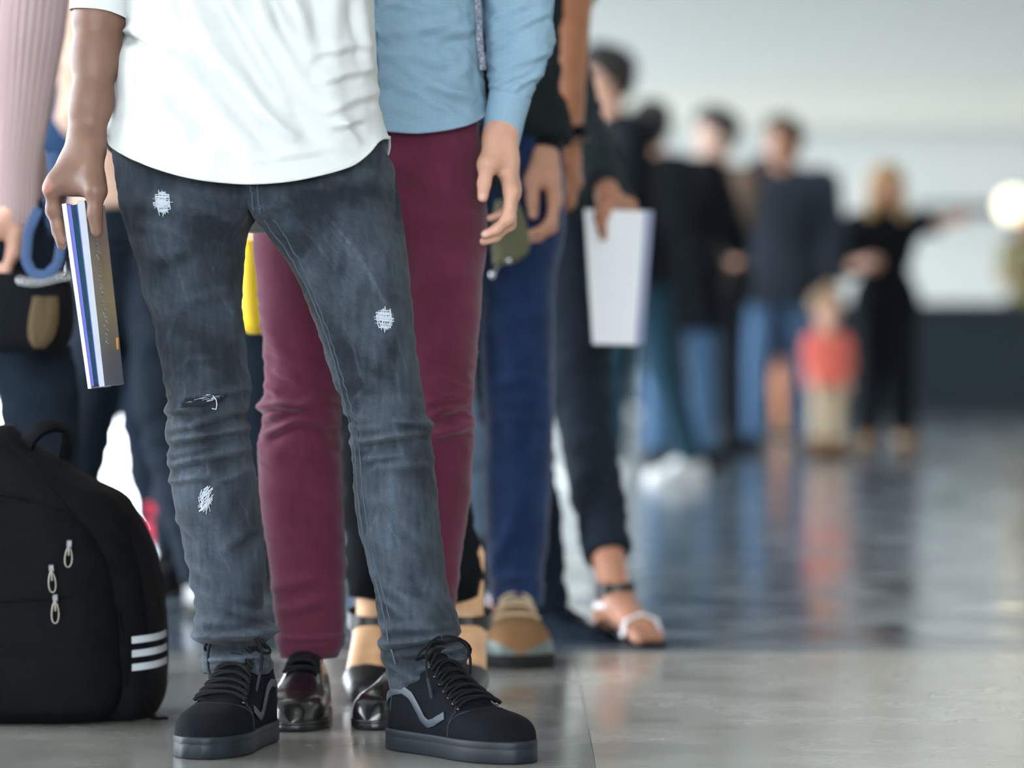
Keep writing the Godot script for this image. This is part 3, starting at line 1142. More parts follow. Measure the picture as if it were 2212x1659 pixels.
func make_materials() -> void:
	coarse = FastNoiseLite.new()
	coarse.noise_type = FastNoiseLite.TYPE_SIMPLEX_SMOOTH
	coarse.seed = 11
	coarse.frequency = 0.25
	coarse.fractal_octaves = 2
	fine = FastNoiseLite.new()
	fine.seed = 5
	fine.frequency = 0.5
	fine.fractal_octaves = 2
	ridged = FastNoiseLite.new()
	ridged.noise_type = FastNoiseLite.TYPE_SIMPLEX_SMOOTH
	ridged.fractal_type = FastNoiseLite.FRACTAL_RIDGED
	ridged.seed = 21
	ridged.frequency = 0.12
	ridged.fractal_octaves = 2
	weave = noise_tex(0.16, Color.BLACK, Color.WHITE, 256, FastNoiseLite.TYPE_VALUE, 2, 3)
	grain = noise_tex(0.08, Color.BLACK, Color.WHITE, 256, FastNoiseLite.TYPE_SIMPLEX_SMOOTH, 3, 9)
	var speckle := noise_tex(0.2, c8(214, 214, 214), c8(255, 255, 255), 256, FastNoiseLite.TYPE_VALUE, 2, 4)
	mats = {
		"eye": mat(c8(40, 32, 28), 0.2),
		"lips": mat(c8(150, 92, 84), 0.5),
		"hair_dark": mat(c8(30, 26, 24), 0.55),
		"hair_brown": mat(c8(74, 56, 42), 0.55),
		"hair_blonde": mat(c8(168, 134, 84), 0.5),
		"white_cotton": mat(c8(203, 205, 204), 0.85, {"bump": 0.012, "scale": 8.0, "sheen": 0.2}),
		"denim": mat(Color.WHITE, 0.9, {"vc": true, "tint": speckle, "bump": 0.05, "scale": 13.0, "sheen": 0.15}),
		"thread": mat(c8(192, 198, 208), 0.9),
		"dark_thread": mat(c8(34, 40, 48), 0.9),
		"burgundy": mat(Color.WHITE, 0.85, {"vc": true, "bump": 0.02, "scale": 9.0, "sheen": 0.35}),
		"chambray": mat(c8(142, 172, 191), 0.88, {"tint": speckle, "bump": 0.02, "scale": 22.0}),
		"chambray_seam": mat(c8(96, 130, 156), 0.88),
		"floral": mat(c8(206, 206, 206), 0.8, {"tint": noise_tex(0.06, c8(60, 80, 120), c8(250, 240, 232), 256, FastNoiseLite.TYPE_CELLULAR, 2, 8), "scale": 14.0}),
		"suede": mat(c8(11, 14, 19), 0.92, {"bump": 0.04, "scale": 10.0}),
		"canvas": mat(c8(10, 13, 18), 0.9, {"bump": 0.05, "scale": 12.0}),
		"black_rubber": mat(c8(22, 29, 36), 0.55, {"spec": 0.4}),
		"lace": mat(c8(20, 21, 23), 0.7),
		"stripe_leather": mat(c8(40, 46, 58), 0.5),
		"black_leather": mat(c8(16, 14, 15), 0.26, {"coat": 0.35}),
		"heel_leather": mat(c8(20, 20, 22), 0.4),
		"white_sole": mat(c8(225, 226, 224), 0.6),
		"navy": mat(c8(32, 46, 84), 0.85, {"scale": 9.0, "sheen": 0.3}),
		"charcoal": mat(c8(30, 35, 39), 0.9),
		"black_cloth": mat(c8(17, 20, 24), 0.9),
		"slate_cloth": mat(c8(40, 48, 52), 0.9),
		"dark_jeans": mat(c8(26, 36, 48), 0.9, {"tint": speckle, "scale": 9.0}),
		"blue_jeans": mat(c8(78, 106, 136), 0.9, {"tint": speckle, "scale": 9.0}),
		"teal_cloth": mat(c8(30, 54, 66), 0.9),
		"taupe_cloth": mat(c8(98, 84, 80), 0.9),
		"beige_cloth": mat(c8(196, 176, 148), 0.9),
		"tan_cloth": mat(c8(96, 80, 68), 0.9),
		"olive_cloth": mat(c8(128, 122, 84), 0.9),
		"pink_knit": mat(c8(172, 150, 149), 0.95, {"sheen": 0.4, "bump": 0.06, "scale": 6.0}),
		"salmon": mat(c8(226, 112, 96), 0.85),
		"yellow": mat(c8(252, 214, 40), 0.55),
		"tan_suede": mat(c8(124, 92, 62), 0.9),
		"grey_rubber": mat(c8(92, 100, 96), 0.5),
		"tweed": mat(c8(168, 166, 140), 0.95, {"tint": noise_tex(0.22, c8(90, 90, 80), c8(255, 255, 250), 256, FastNoiseLite.TYPE_CELLULAR, 1, 2), "scale": 9.0, "bump": 0.1}),
		"metal": mat(c8(190, 190, 192), 0.25, {"metal": 1.0}),
		"dark_metal": mat(c8(70, 70, 72), 0.35, {"metal": 1.0}),
		"pack_nylon": mat(c8(5, 6, 9), 0.82, {"bump": 0.05, "scale": 10.0}),
		"pack_panel": mat(c8(12, 12, 15), 0.75, {"bump": 0.08, "scale": 5.0}),
		"pack_edge": mat(c8(5, 6, 8), 0.9),
		"print_white": mat(c8(176, 181, 185), 0.7),
		"paper_white": mat(c8(236, 238, 240), 0.4),
		"cover_grey": mat(c8(146, 151, 164), 0.35),
		"cover_blue": mat(c8(34, 40, 158), 0.4),
		"pages_teal": mat(c8(30, 64, 82), 0.7, {"bump": 0.05, "scale": 10.0}),
		"orange_label": mat(c8(232, 168, 44), 0.5),
		"faded_jeans": mat(c8(92, 108, 126), 0.9),
		"denim_seam": mat(c8(70, 82, 94), 0.9),
		"stitch_grey": mat(c8(46, 50, 56), 0.8),
		"navy_vc": mat(Color.WHITE, 0.85, {"vc": true, "scale": 9.0, "sheen": 0.35}),
		"dark_sole": mat(c8(34, 34, 34), 0.7),
		"wood_bead": mat(c8(84, 62, 46), 0.5),
		"black_blue": mat(c8(28, 36, 46), 0.88),
		"nude_cloth": mat(c8(188, 156, 136), 0.9),
		"denim_jacket": mat(c8(42, 66, 96), 0.9),
		"red_knit": mat(c8(190, 46, 66), 0.9),
		"pale_blue": mat(c8(150, 176, 206), 0.8),
		"lilac_grey": mat(c8(150, 154, 184), 0.5),
		"fur": mat(c8(84, 70, 52), 0.95),
		"blue_strap": mat(c8(74, 96, 132), 0.8),
		"hoodie": mat(c8(46, 52, 60), 0.92),
		"boot_brown": mat(c8(138, 96, 50), 0.6),
		"hair_light": mat(c8(150, 122, 90), 0.6),
		"zip_metal": mat(c8(112, 108, 98), 0.4, {"metal": 0.8}),
		"wall_white": mat(c8(222, 224, 218), 0.9),
		"wall_band": mat(c8(232, 232, 218), 0.8),
		"ceiling_white": mat(c8(226, 228, 226), 0.9),
		"frame_grey": mat(c8(96, 104, 108), 0.5),
		"counter_dark": mat(c8(34, 43, 47), 0.8),
		"counter_top": mat(c8(28, 34, 38), 0.35),
	}


func hall() -> void:
	# --- floor: bays of polished stone with open joints; the nearest row is paler, reflected brightness painted in
	var bays := structure("floor", "polished grey stone floor")
	var bed := Shape.new()
	bed.box(Vector3(-6.6, -0.3, -37.2), Vector3(9.6, -0.012, 4.2))
	part("bed", bed, mat(c8(40, 42, 42), 0.9), bays)
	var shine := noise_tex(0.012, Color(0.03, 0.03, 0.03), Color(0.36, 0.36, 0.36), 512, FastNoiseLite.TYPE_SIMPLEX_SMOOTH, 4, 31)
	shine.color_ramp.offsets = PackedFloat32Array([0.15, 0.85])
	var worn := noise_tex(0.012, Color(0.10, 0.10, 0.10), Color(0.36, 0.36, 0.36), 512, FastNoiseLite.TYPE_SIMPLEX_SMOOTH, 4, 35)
	var tones := [[c8(74, 84, 94), c8(106, 118, 128), shine, 0.5], [c8(132, 130, 123), c8(156, 153, 144), worn, 0.6], [c8(168, 163, 151), c8(190, 184, 171), worn, 0.5]]  # near slabs carry reflected wall brightness in their colour, strongest at right
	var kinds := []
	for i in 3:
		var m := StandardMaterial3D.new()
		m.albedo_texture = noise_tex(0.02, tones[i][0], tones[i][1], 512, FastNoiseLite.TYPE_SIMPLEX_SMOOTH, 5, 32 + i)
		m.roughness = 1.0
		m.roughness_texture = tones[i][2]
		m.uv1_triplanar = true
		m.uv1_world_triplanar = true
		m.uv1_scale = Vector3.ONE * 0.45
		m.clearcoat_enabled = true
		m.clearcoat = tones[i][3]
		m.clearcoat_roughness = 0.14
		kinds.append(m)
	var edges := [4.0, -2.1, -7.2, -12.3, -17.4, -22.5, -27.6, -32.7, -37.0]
	var columns := [-6.4, -3.1, 0.12, 4.8, 9.5]  # inner joint placed where the painted reflection turns brighter
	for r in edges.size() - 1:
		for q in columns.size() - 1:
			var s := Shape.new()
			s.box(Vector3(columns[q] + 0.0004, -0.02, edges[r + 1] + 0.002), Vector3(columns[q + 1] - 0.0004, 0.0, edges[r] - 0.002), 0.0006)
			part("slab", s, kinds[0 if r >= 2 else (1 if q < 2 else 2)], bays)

	# --- end wall with its bands, glazed at the left
	var back := structure("wall_back", "white end wall with a pale band")
	var s := Shape.new()
	s.box(Vector3(-3.4, 0, -36.6), Vector3(9.3, 5.0, -36.2))
	s.box(Vector3(-6.4, 4.2, -36.6), Vector3(-3.4, 5.0, -36.2))
	part("plaster", s, mats.wall_white, back)
	s = Shape.new()
	s.box(Vector3(-3.4, 2.62, -36.2), Vector3(9.3, 3.0, -36.08), 0.01)
	part("band", s, mats.wall_band, back)
	s = Shape.new()
	s.box(Vector3(-3.4, 2.50, -36.2), Vector3(9.3, 2.60, -36.14), 0.01)
	part("ledge", s, mats.wall_white, back)
	glazing("window_1", "floor to ceiling window at the far end", Vector3(-6.1, 0, -36.3), Vector3(1, 0, 0), 2.7, 4.2, 3)

	# --- glass wall on the left
	for i in 4:
		glazing("window_%d" % (i + 2), "bay of the tall glass wall", Vector3(-6.1, 0, -3.9 - i * 8.1), Vector3(0, 0, -1), 8.0, 4.2, 5)
	var left := structure("wall_left", "white lintel over the glass wall")
	s = Shape.new()
	s.box(Vector3(-6.4, 4.2, -36.6), Vector3(-6.0, 5.0, 4.4))
	part("lintel", s, mats.wall_white, left)
	s = Shape.new()
	s.box(Vector3(-6.4, 0, -3.9), Vector3(-6.0, 4.2, 4.4))  # unseen solid stretch, added to keep side daylight off the queue
	part("plaster", s, mats.wall_white, left)
	var right := structure("wall_right", "white side wall")
	s = Shape.new()
	s.box(Vector3(9.2, 0, -36.6), Vector3(9.6, 5.0, 4.4))
	part("plaster", s, mats.wall_white, right)
	var front := structure("wall_front", "white wall behind the viewer")
	s = Shape.new()
	s.box(Vector3(2.4, 0, 4.2), Vector3(9.6, 4.2, 4.6))
	s.box(Vector3(-6.4, 0, 4.2), Vector3(-5.6, 4.2, 4.6))
	s.box(Vector3(-6.4, 4.2, 4.2), Vector3(9.6, 5.0, 4.6))
	part("plaster", s, mats.wall_white, front)
	glazing("window_6", "added glazed opening behind the viewer", Vector3(-5.6, 0, 4.4), Vector3(1, 0, 0), 8.0, 4.2, 5)  # made up to let light onto the camera-facing sides
	var top := structure("ceiling", "white ceiling")
	s = Shape.new()
	s.box(Vector3(-6.4, 5.0, -36.6), Vector3(9.6, 5.3, 4.6))
	part("plaster", s, mats.ceiling_white, top)

	# --- added ceiling lights, out of view, to brighten the hall
	var glow := mat(c8(255, 250, 240), 0.6)
	glow.emission_enabled = true
	glow.emission = c8(255, 248, 236)
	glow.emission_energy_multiplier = 2.0
	for i in 6:
		for q in 2:
			var where := Vector3(-1.2 + q * 5.2, 4.9, -1.0 - i * 6.4)
			var lamp := thing("added_ceiling_light", "added ceiling light panel out of view above the hall", "ceiling light", where, "added ceiling light panels")
			var fr := Shape.new()
			fr.box(Vector3(-1.25, 0.0, -0.35), Vector3(1.25, 0.1, 0.35), 0.01)
			part("housing", fr, mats.frame_grey, lamp)
			var gl := Shape.new()
			gl.box(Vector3(-1.2, -0.012, -0.3), Vector3(1.2, 0.0, 0.3), 0.004)
			part("light_diffuser", gl, glow, lamp)
			var l := AreaLight3D.new()
			l.name = "added_panel_light"
			lamp.add_child(l)
			l.position = Vector3(0, -0.03, 0)
			l.rotation.x = -PI / 2
			l.area_size = Vector2(2.4, 0.6)
			l.area_normalize_energy = false
			l.light_energy = 1.2
			l.light_color = c8(255, 246, 232)
			l.area_range = 60.0
			l.shadow_enabled = true

	# --- counter, globe lamp and rail at the far right
	var co := thing("reception_counter", "long dark grey reception counter before the white end wall", "counter", at(2100, 723, 28.2) * Vector3(1, 0, 1))
	s = Shape.new()
	s.box(Vector3(-2.6, 0.06, -0.35), Vector3(3.6, 0.82, 0.35), 0.01)
	part("body", s, mats.counter_dark, co)
	s = Shape.new()
	s.box(Vector3(-2.55, 0.0, -0.3), Vector3(3.55, 0.07, 0.3), 0.005)
	part("plinth", s, mats.counter_top, co)
	s = Shape.new()
	s.box(Vector3(-2.65, 0.82, -0.4), Vector3(3.65, 0.86, 0.4), 0.01)
	part("worktop", s, mats.counter_top, co)
	for i in 6:
		s = Shape.new()
		s.box(Vector3(-2.55 + i * 1.03, 0.10, 0.35), Vector3(-2.55 + i * 1.03 + 0.99, 0.79, 0.37), 0.006)
		part("panel", s, mats.counter_dark, co)
	var gp := at(2188, 445, 28.2)
	var gl2 := thing("globe_lamp", "round cream globe lamp glowing on the counter at the right edge", "lamp", Vector3(gp.x, 0.86, gp.z))
	var gh := gp.y - 0.86
	s = Shape.new()
	s.tube(PackedVector3Array([Vector3(0, 0.0, 0), Vector3(0, gh - 0.1, 0)]), 0.012, 10)
	part("stem", s, mats.dark_metal, gl2)
	s = Shape.new()
	s.rings([ring_at(0.0, 0.08, 20), ring_at(0.012, 0.078, 20), ring_at(0.02, 0.03, 20)])
	part("base", s, mats.dark_metal, gl2)
	s = Shape.new()
	s.ball(Vector3(0, gh, 0), Vector3.ONE * 0.12, 24)
	var gm := mat(c8(255, 244, 214), 0.4)
	gm.emission_enabled = true
	gm.emission = c8(255, 238, 196)
	gm.emission_energy_multiplier = 3.0
	part("globe_shade", s, gm, gl2)
	var ol := OmniLight3D.new()
	ol.name = "globe_light"
	gl2.add_child(ol)
	ol.position = Vector3(0, gh, 0)
	ol.light_energy = 0.15
	ol.light_size = 0.1
	ol.omni_range = 40.0
	ol.light_color = c8(255, 236, 196)
	ol.shadow_enabled = true
	var ra := thing("wall_rail", "dark horizontal rail on the white wall beside the globe lamp", "rail", at(2070, 723, 35.9) * Vector3(1, 0, 1))
	s = Shape.new()
	var ry := at(2070, 452, 35.9).y
	s.box(Vector3(-0.42, ry - 0.05, -0.03), Vector3(0.5, ry + 0.05, 0.03), 0.01)
	part("bar", s, mats.frame_grey, ra)
	for e in [-0.36, 0.42]:
		s = Shape.new()
		s.box(Vector3(e - 0.02, ry - 0.03, -0.20), Vector3(e + 0.02, ry + 0.03, -0.03), 0.004)
		part("bracket", s, mats.frame_grey, ra)


func ring_at(y: float, r: float, n: int) -> PackedVector3Array:
	var ring := PackedVector3Array()
	for i in n:
		ring.append(Vector3(cos(TAU * i / n) * r, y, sin(TAU * i / n) * r))
	return ring


func glazing(called: String, label: String, from: Vector3, along: Vector3, wide: float, high: float, panes: int) -> void:
	var w := structure(called, label)
	w.position = from
	var glass := mat(Color(0.92, 0.96, 0.97, 0.06), 0.02)
	glass.transparency = BaseMaterial3D.TRANSPARENCY_ALPHA
	var step := wide / panes
	var across := Vector3(along.z, 0, along.x).abs()
	for i in panes + 1:
		var s := Shape.new()
		var p := along * (i * step)
		var lo := p - along.abs() * 0.035 - across * 0.06
		var hi := p + along.abs() * 0.035 + across * 0.06
		s.box(Vector3(lo.x, 0, lo.z), Vector3(hi.x, high, hi.z), 0.004)
		part("mullion", s, mats.frame_grey, w)
	for y in [0.0, 2.6, high - 0.08]:
		var s := Shape.new()
		var a := Vector3.ZERO - across * 0.05
		var b := along * wide + across * 0.05
		s.box(Vector3(minf(a.x, b.x), y, minf(a.z, b.z)), Vector3(maxf(a.x, b.x), y + 0.08, maxf(a.z, b.z)), 0.004)
		part("transom", s, mats.frame_grey, w)
	for i in panes:
		for y in [[0.08, 2.6], [2.68, high - 0.08]]:
			var s := Shape.new()
			var a := along * (i * step + 0.036) - across * 0.006
			var b := along * ((i + 1) * step - 0.036) + across * 0.006
			s.box(Vector3(minf(a.x, b.x), y[0], minf(a.z, b.z)), Vector3(maxf(a.x, b.x), y[1], maxf(a.z, b.z)))
			part("pane", s, glass, w)


# ---------------------------------------------------------------- the man in white shirt and ripped jeans
func front_man() -> void:
	var base := at(538, 723, 5.57) * Vector3(1, 0, 1)
	var lo := func(x: float, y: float, d: float) -> Vector3: return at(x, y, d) - base
	var wrist: Vector3 = lo.call(188, 312, 5.50)
	var fingers := [
		PackedVector3Array([lo.call(112, 408, 5.490), lo.call(116, 452, 5.500), lo.call(124, 488, 5.503), lo.call(132, 518, 5.505)]),
		PackedVector3Array([lo.call(116, 402, 5.512), lo.call(116, 456, 5.524), lo.call(126, 500, 5.526), lo.call(134, 530, 5.526)]),
		PackedVector3Array([lo.call(126, 396, 5.532), lo.call(120, 446, 5.546), lo.call(128, 490, 5.548), lo.call(134, 522, 5.548)]),
		PackedVector3Array([lo.call(140, 390, 5.550), lo.call(128, 430, 5.566), lo.call(130, 464, 5.568), lo.call(134, 494, 5.568)]),
		PackedVector3Array([lo.call(206, 352, 5.478), lo.call(207, 412, 5.462), lo.call(205, 462, 5.458), lo.call(210, 500, 5.458)]),
	]
	var el: Vector3 = lo.call(216, 30, 5.54)
	var arm := [
		[lo.call(218, -60, 5.55), lo.call(213, 30, 5.54), 0.034, 0.0365],
		[lo.call(214, 62, 5.54), lo.call(207, 130, 5.53), 0.0375, 0.0335],
		[lo.call(207, 120, 5.53), lo.call(199, 220, 5.51), 0.0335, 0.0280],
		[lo.call(199, 220, 5.51), wrist, 0.0275, 0.0225, Vector3(0.92, 1, 1.15)],
		[lo.call(178, 250, 5.51), lo.call(172, 300, 5.51), 0.014, 0.012],
		[wrist, lo.call(165, 360, 5.505), 0.0235, 0.022],
	]
	var red := c8(150, 98, 86).srgb_to_linear()
	var spots := []
	for i in 4:
		spots.append([fingers[i][0] + Vector3(-0.006, 0.004, 0.008), 0.011, red])
	var man := person({
		"label": "person in white shirt and ripped grey jeans, holding two notebooks", "at": base, "tall": 1.82, "skin": c8(114, 84, 70), "hair_mat": mats.hair_dark,
		"thin": 0.014, "slimL": 0.01, "slimR": 0.014, "cell": 0.016, "fingersL": fingers, "webL": [[lo.call(150, 396, 5.492), lo.call(200, 392, 5.476), 0.017, 0.016], [lo.call(128, 392, 5.495), lo.call(185, 350, 5.495), 0.017, 0.021], [lo.call(160, 404, 5.492), lo.call(200, 408, 5.475), 0.012, 0.012]], "hand_cellL": 0.0033, "fine_arm": "L", "arm_bones": arm, "spots": spots, "hand": 1.0,
		"J": {
			"wrL": wrist, "elL": el, "shL": lo.call(262, -400, 5.57), "shR": lo.call(800, -400, 5.57), "elR": lo.call(735, -60, 5.66), "wrR": lo.call(640, 40, 5.74),
			"hipL": lo.call(410, 320, 5.57), "hipR": lo.call(680, 320, 5.57), "kneeL": lo.call(450, 860, 5.56), "kneeR": lo.call(836, 890, 5.55), "ankL": lo.call(512, 1490, 5.595), "ankR": lo.call(925, 1490, 5.52),
			"pelvis": lo.call(540, 230, 5.57), "chest": lo.call(535, -240, 5.57), "waist": lo.call(540, 40, 5.57), "neck": lo.call(533, -480, 5.58), "head": lo.call(533, -730, 5.56),
		},
	})

	# --- jeans
	var left := {"rows": [
		[300, 258, 543, 5.57, 0.95], [330, 250, 543, 5.57, 0.95], [400, 258, 543, 5.57, 0.98], [470, 270, 540, 5.57, 1.0], [500, 277, 533, 5.57, 1.0], [550, 291, 528, 5.57, 1.0],
		[600, 305, 524, 5.57, 1.0], [650, 317, 522, 5.57, 1.0], [700, 330, 526, 5.57, 1.0], [750, 341, 530, 5.565, 1.0], [800, 352, 536, 5.56, 1.0], [830, 356, 546, 5.56, 1.0], [862, 362, 541, 5.555, 1.0],
		[880, 355, 536, 5.555, 1.0], [900, 361, 533, 5.56, 1.0], [925, 358, 537, 5.56, 1.0], [950, 363, 537, 5.56, 1.0], [1000, 364, 545, 5.565, 1.0], [1050, 368, 556, 5.57, 1.0], [1100, 378, 563, 5.575, 1.0], [1150, 389, 568, 5.58, 1.0],
		[1200, 400, 572, 5.58, 1.0], [1250, 411, 573, 5.58, 0.98], [1300, 420, 566, 5.58, 0.97], [1335, 424, 572, 5.58, 0.97], [1362, 419, 596, 5.58, 0.95], [1380, 418, 584, 5.58, 0.95], [1396, 433, 566, 5.58, 0.95],
		[1415, 435, 582, 5.58, 0.95], [1435, 436, 586, 5.58, 0.95], [1456, 443, 577, 5.58, 0.95]], "tilt": 0.02}
	var right := {"rows": [
		[300, 543, 812, 5.57, 0.95], [318, 543, 826, 5.57, 0.95], [350, 543, 846, 5.57, 0.95], [400, 543, 857, 5.57, 0.98], [450, 546, 865, 5.57, 1.0], [475, 560, 869, 5.57, 1.0], [500, 578, 873, 5.57, 1.0],
		[550, 610, 879, 5.565, 1.0], [600, 637, 884, 5.56, 1.0], [650, 660, 889, 5.555, 1.0], [700, 680, 894, 5.55, 1.0], [750, 697, 900, 5.55, 1.0], [800, 712, 906, 5.545, 1.0], [835, 725, 911, 5.54, 1.0], [855, 737, 915, 5.54, 1.0],
		[880, 743, 918, 5.54, 1.0], [905, 755, 926, 5.54, 1.0], [918, 757, 933, 5.54, 1.0], [940, 757, 928, 5.54, 1.0], [962, 759, 933, 5.545, 1.0], [1000, 762, 938, 5.545, 1.0], [1050, 764, 942, 5.55, 1.0], [1100, 768, 946, 5.55, 1.0], [1150, 777, 951, 5.55, 1.0],
		[1200, 790, 958, 5.55, 1.0], [1250, 803, 966, 5.55, 0.98], [1300, 813, 976, 5.53, 0.96], [1345, 822, 988, 5.52, 0.95], [1368, 825, 990, 5.51, 0.95], [1385, 818, 988, 5.51, 0.95], [1405, 826, 994, 5.505, 0.95], [1440, 840, 1003, 5.50, 0.93], [1475, 862, 1006, 5.50, 0.92]], "tilt": -0.50}
	var folds := [
		[366, 952, 532, 922, 9, 4.0], [366, 1002, 542, 966, 11, 5.0], [366, 1040, 456, 1026, 7, 2.6], [372, 925, 480, 905, 9, 3.2], [410, 775, 485, 770, 8, 1.8], [365, 985, 470, 960, 7, 2.4],
		[360, 890, 420, 880, 8, 3.0], [400, 860, 540, 835, 10, 2.2], [440, 905, 538, 880, 9, 2.6], [384, 1120, 440, 1160, 8, 2.0], [395, 1200, 470, 1250, 10, 2.4], [480, 1190, 560, 1120, 12, 2.4], [410, 1262, 470, 1290, 9, 2.4],
		[300, 620, 380, 700, 16, 2.2], [380, 660, 500, 620, 13, 2.0], [470, 1040, 545, 1010, 9, 2.0], [330, 560, 420, 540, 13, 2.0], [300, 480, 400, 500, 14, 1.6],
		[415, 1345, 560, 1330, 12, 3.5], [416, 1374, 598, 1362, 13, 8.0], [440, 1400, 560, 1386, 8, 4.5], [436, 1424, 588, 1410, 8, 4.5], [500, 1310, 575, 1330, 10, 3.0], [450, 1440, 540, 1425, 6, 2.5],
		[290, 428, 545, 470, 22, 4.0], [400, 415, 545, 440, 14, 2.2], [562, 470, 640, 430, 16, 3.0], [560, 480, 700, 620, 16, 2.4], [600, 420, 820, 380, 22, 2.4],
		[762, 956, 920, 930, 8, 4.5], [786, 990, 862, 980, 8, 3.5], [760, 965, 800, 968, 8, 3.0], [800, 1005, 935, 1000, 10, 2.4], [745, 890, 800, 905, 9, 3.0], [850, 905, 935, 915, 8, 4.0], [757, 925, 830, 920, 8, 2.4],
		[700, 470, 800, 600, 7, 1.6], [800, 600, 838, 662, 6, 1.6], [640, 560, 760, 740, 18, 2.0], [740, 700, 860, 800, 20, 2.0], [780, 800, 880, 870, 16, 2.0], [790, 1080, 880, 1060, 16, 1.6], [860, 1120, 930, 1180, 12, 1.6],
		[800, 1230, 900, 1300, 11, 2.0], [830, 1290, 880, 1330, 9, 2.0], [815, 1352, 990, 1346, 11, 3.5], [820, 1390, 990, 1366, 10, 6.5], [850, 1412, 1000, 1394, 8, 4.0], [908, 1442, 1004, 1418, 8, 4.5], [840, 1430, 900, 1460, 8, 3.0], [870, 1470, 960, 1450, 7, 2.5],
	]
	for q in folds:
		q[5] *= 1.35
	var wear := [[365, 445, 90, 60, 0.1], [780, 560, 60, 170, 0.34], [830, 700, 60, 90, 0.22], [840, 1080, 60, 150, 0.28], [430, 1040, 70, 70, 0.26], [450, 1200, 80, 110, 0.20], [330, 600, 60, 140, 0.16], [880, 1280, 70, 70, 0.2], [480, 1430, 110, 30, 0.3], [920, 1480, 90, 30, 0.3], [820, 870, 80, 40, 0.2]]
	# pale creases worn into the dye: [x1, y1, x2, y2, top, bottom, bow, width, strength]
	var creases := [[700, 455, 838, 668, 455, 668, 14, 3.0, 0.5], [640, 470, 760, 640, 470, 640, 10, 3.0, 0.25], [850, 700, 880, 830, 700, 830, 6, 3.0, 0.3], [760, 700, 800, 850, 700, 850, -8, 3.0, 0.25], [330, 470, 400, 610, 470, 610, -10, 3.0, 0.25], [385, 560, 420, 720, 560, 720, 8, 3.0, 0.22], [300, 560, 350, 760, 560, 760, 10, 3.0, 0.25], [455, 985, 458, 1030, 985, 1030, 0, 2.0, 0.5], [860, 760, 870, 880, 760, 880, -5, 3.0, 0.25]]
	var rng := RandomNumberGenerator.new()
	rng.seed = 77
	for k in 46:
		var on_left := k % 2 == 0
		var y: float = rng.randf_range(480, 1330)
		var x: float = (lerpf(330, 440, (y - 480) / 850.0) if on_left else lerpf(640, 850, (y - 480) / 850.0)) + rng.randf_range(0, 150)
		var l: float = rng.randf_range(40, 110)
		creases.append([x, y, x + rng.randf_range(-60, 60), y + l, y, y + l, rng.randf_range(-12, 12), rng.randf_range(1.8, 3.6), rng.randf_range(0.10, 0.28)])
	var legs := trousers(man, "jeans", mats.denim, [left, right], {
		"hip": {"cx": 543.0, "rx": 310.0, "rz": 0.116}, "crotch": 465.0, "folds": folds, "wear": wear, "creases": creases, "col": c8(38, 43, 50), "pale": c8(90, 101, 113), "worn": 0.5, "mottle": 0.2,
		"rough": [[100, 1.2], [440, 1.8], [700, 2.2], [820, 3.0], [900, 4.6], [980, 3.6], [1080, 2.2], [1250, 2.8], [1330, 4.2], [1420, 4.4], [1500, 3.6]], "step": 3.2, "around": 120,
	})
	frayed(man, legs[0], 365, 443, 19, 23, 5.57, "frayed_patch", mats.thread, 3, 0.0, 105)
	frayed(man, legs[1], 834, 690, 19, 22, 5.55, "frayed_patch", mats.thread, 4, 0.1, 85)
	frayed(man, legs[0], 451, 1074, 16, 24, 5.57, "frayed_patch", mats.thread, 5, -1.0, 40)
	frayed(man, legs[0], 450, 862, 48, 8, 5.57, "knee_tear", mats.dark_thread, 6, -0.18, 120)
	frayed(man, legs[0], 452, 861, 44, 9, 5.57, "knee_tear_threads", mats.thread, 16, -0.2, 16)
	frayed(man, legs[0], 440, 868, 40, 6, 5.57, "knee_tear", mats.dark_thread, 26, -0.22, 60)
	var curl := Shape.new()
	curl.tube(PackedVector3Array([surface_at(legs[0], 470, 852, 5.57, 0.003), surface_at(legs[0], 478, 862, 5.57, 0.006), surface_at(legs[0], 479, 872, 5.57, 0.006), surface_at(legs[0], 474, 882, 5.57, 0.005), surface_at(legs[0], 468, 880, 5.57, 0.004)]), 0.0008, 5)
	part("loose_thread", curl, mats.thread, man)
	# stitched seams: fly, inside leg of the right side, inside leg of the left side
	for q in [
		[[[552, 404], [555, 430], [557, 462]], 1, 0.0014],
		[[[566, 404], [569, 430], [571, 466]], 1, 0.0014],
		[[[575, 478], [625, 545], [668, 625], [700, 700], [722, 770], [738, 830], [752, 890], [768, 960], [773, 1040], [779, 1110], [790, 1170], [806, 1225], [824, 1290], [838, 1350], [850, 1400], [872, 1450], [890, 1490]], 1, 0.0016],
		[[[600, 478], [645, 555], [684, 640], [714, 720], [736, 790], [756, 860], [774, 930], [782, 1000], [786, 1070], [796, 1140], [812, 1210], [832, 1280], [848, 1350]], 1, 0.0011],
	]:
		var path := PackedVector3Array()
		var dense := Curve3D.new()
		for k in q[0].size():
			dense.add_point(Vector3(q[0][k][0], q[0][k][1], 0))
		for k in 80:
			var w: Vector3 = dense.sample_baked(dense.get_baked_length() * k / 79.0)
			path.append(surface_at(legs[q[1]], w.x, w.y, 5.555, 0.0004))
		var ss := Shape.new()
		ss.tube(path, q[2], 5)
		part("seam", ss, mats.denim_seam, man)

	# --- shirt
	var hem := [[200, 285], [226, 288], [250, 318], [275, 335], [300, 348], [350, 368], [400, 384], [450, 395], [500, 401], [550, 404], [600, 402], [650, 396], [700, 385], [750, 370], [772, 360], [790, 346], [806, 328], [820, 310], [832, 302], [850, 302]]
	var tail := [[200, 285], [240, 330], [300, 400], [400, 470], [500, 492], [600, 492], [700, 470], [790, 400], [825, 345], [840, 325], [850, 305]]
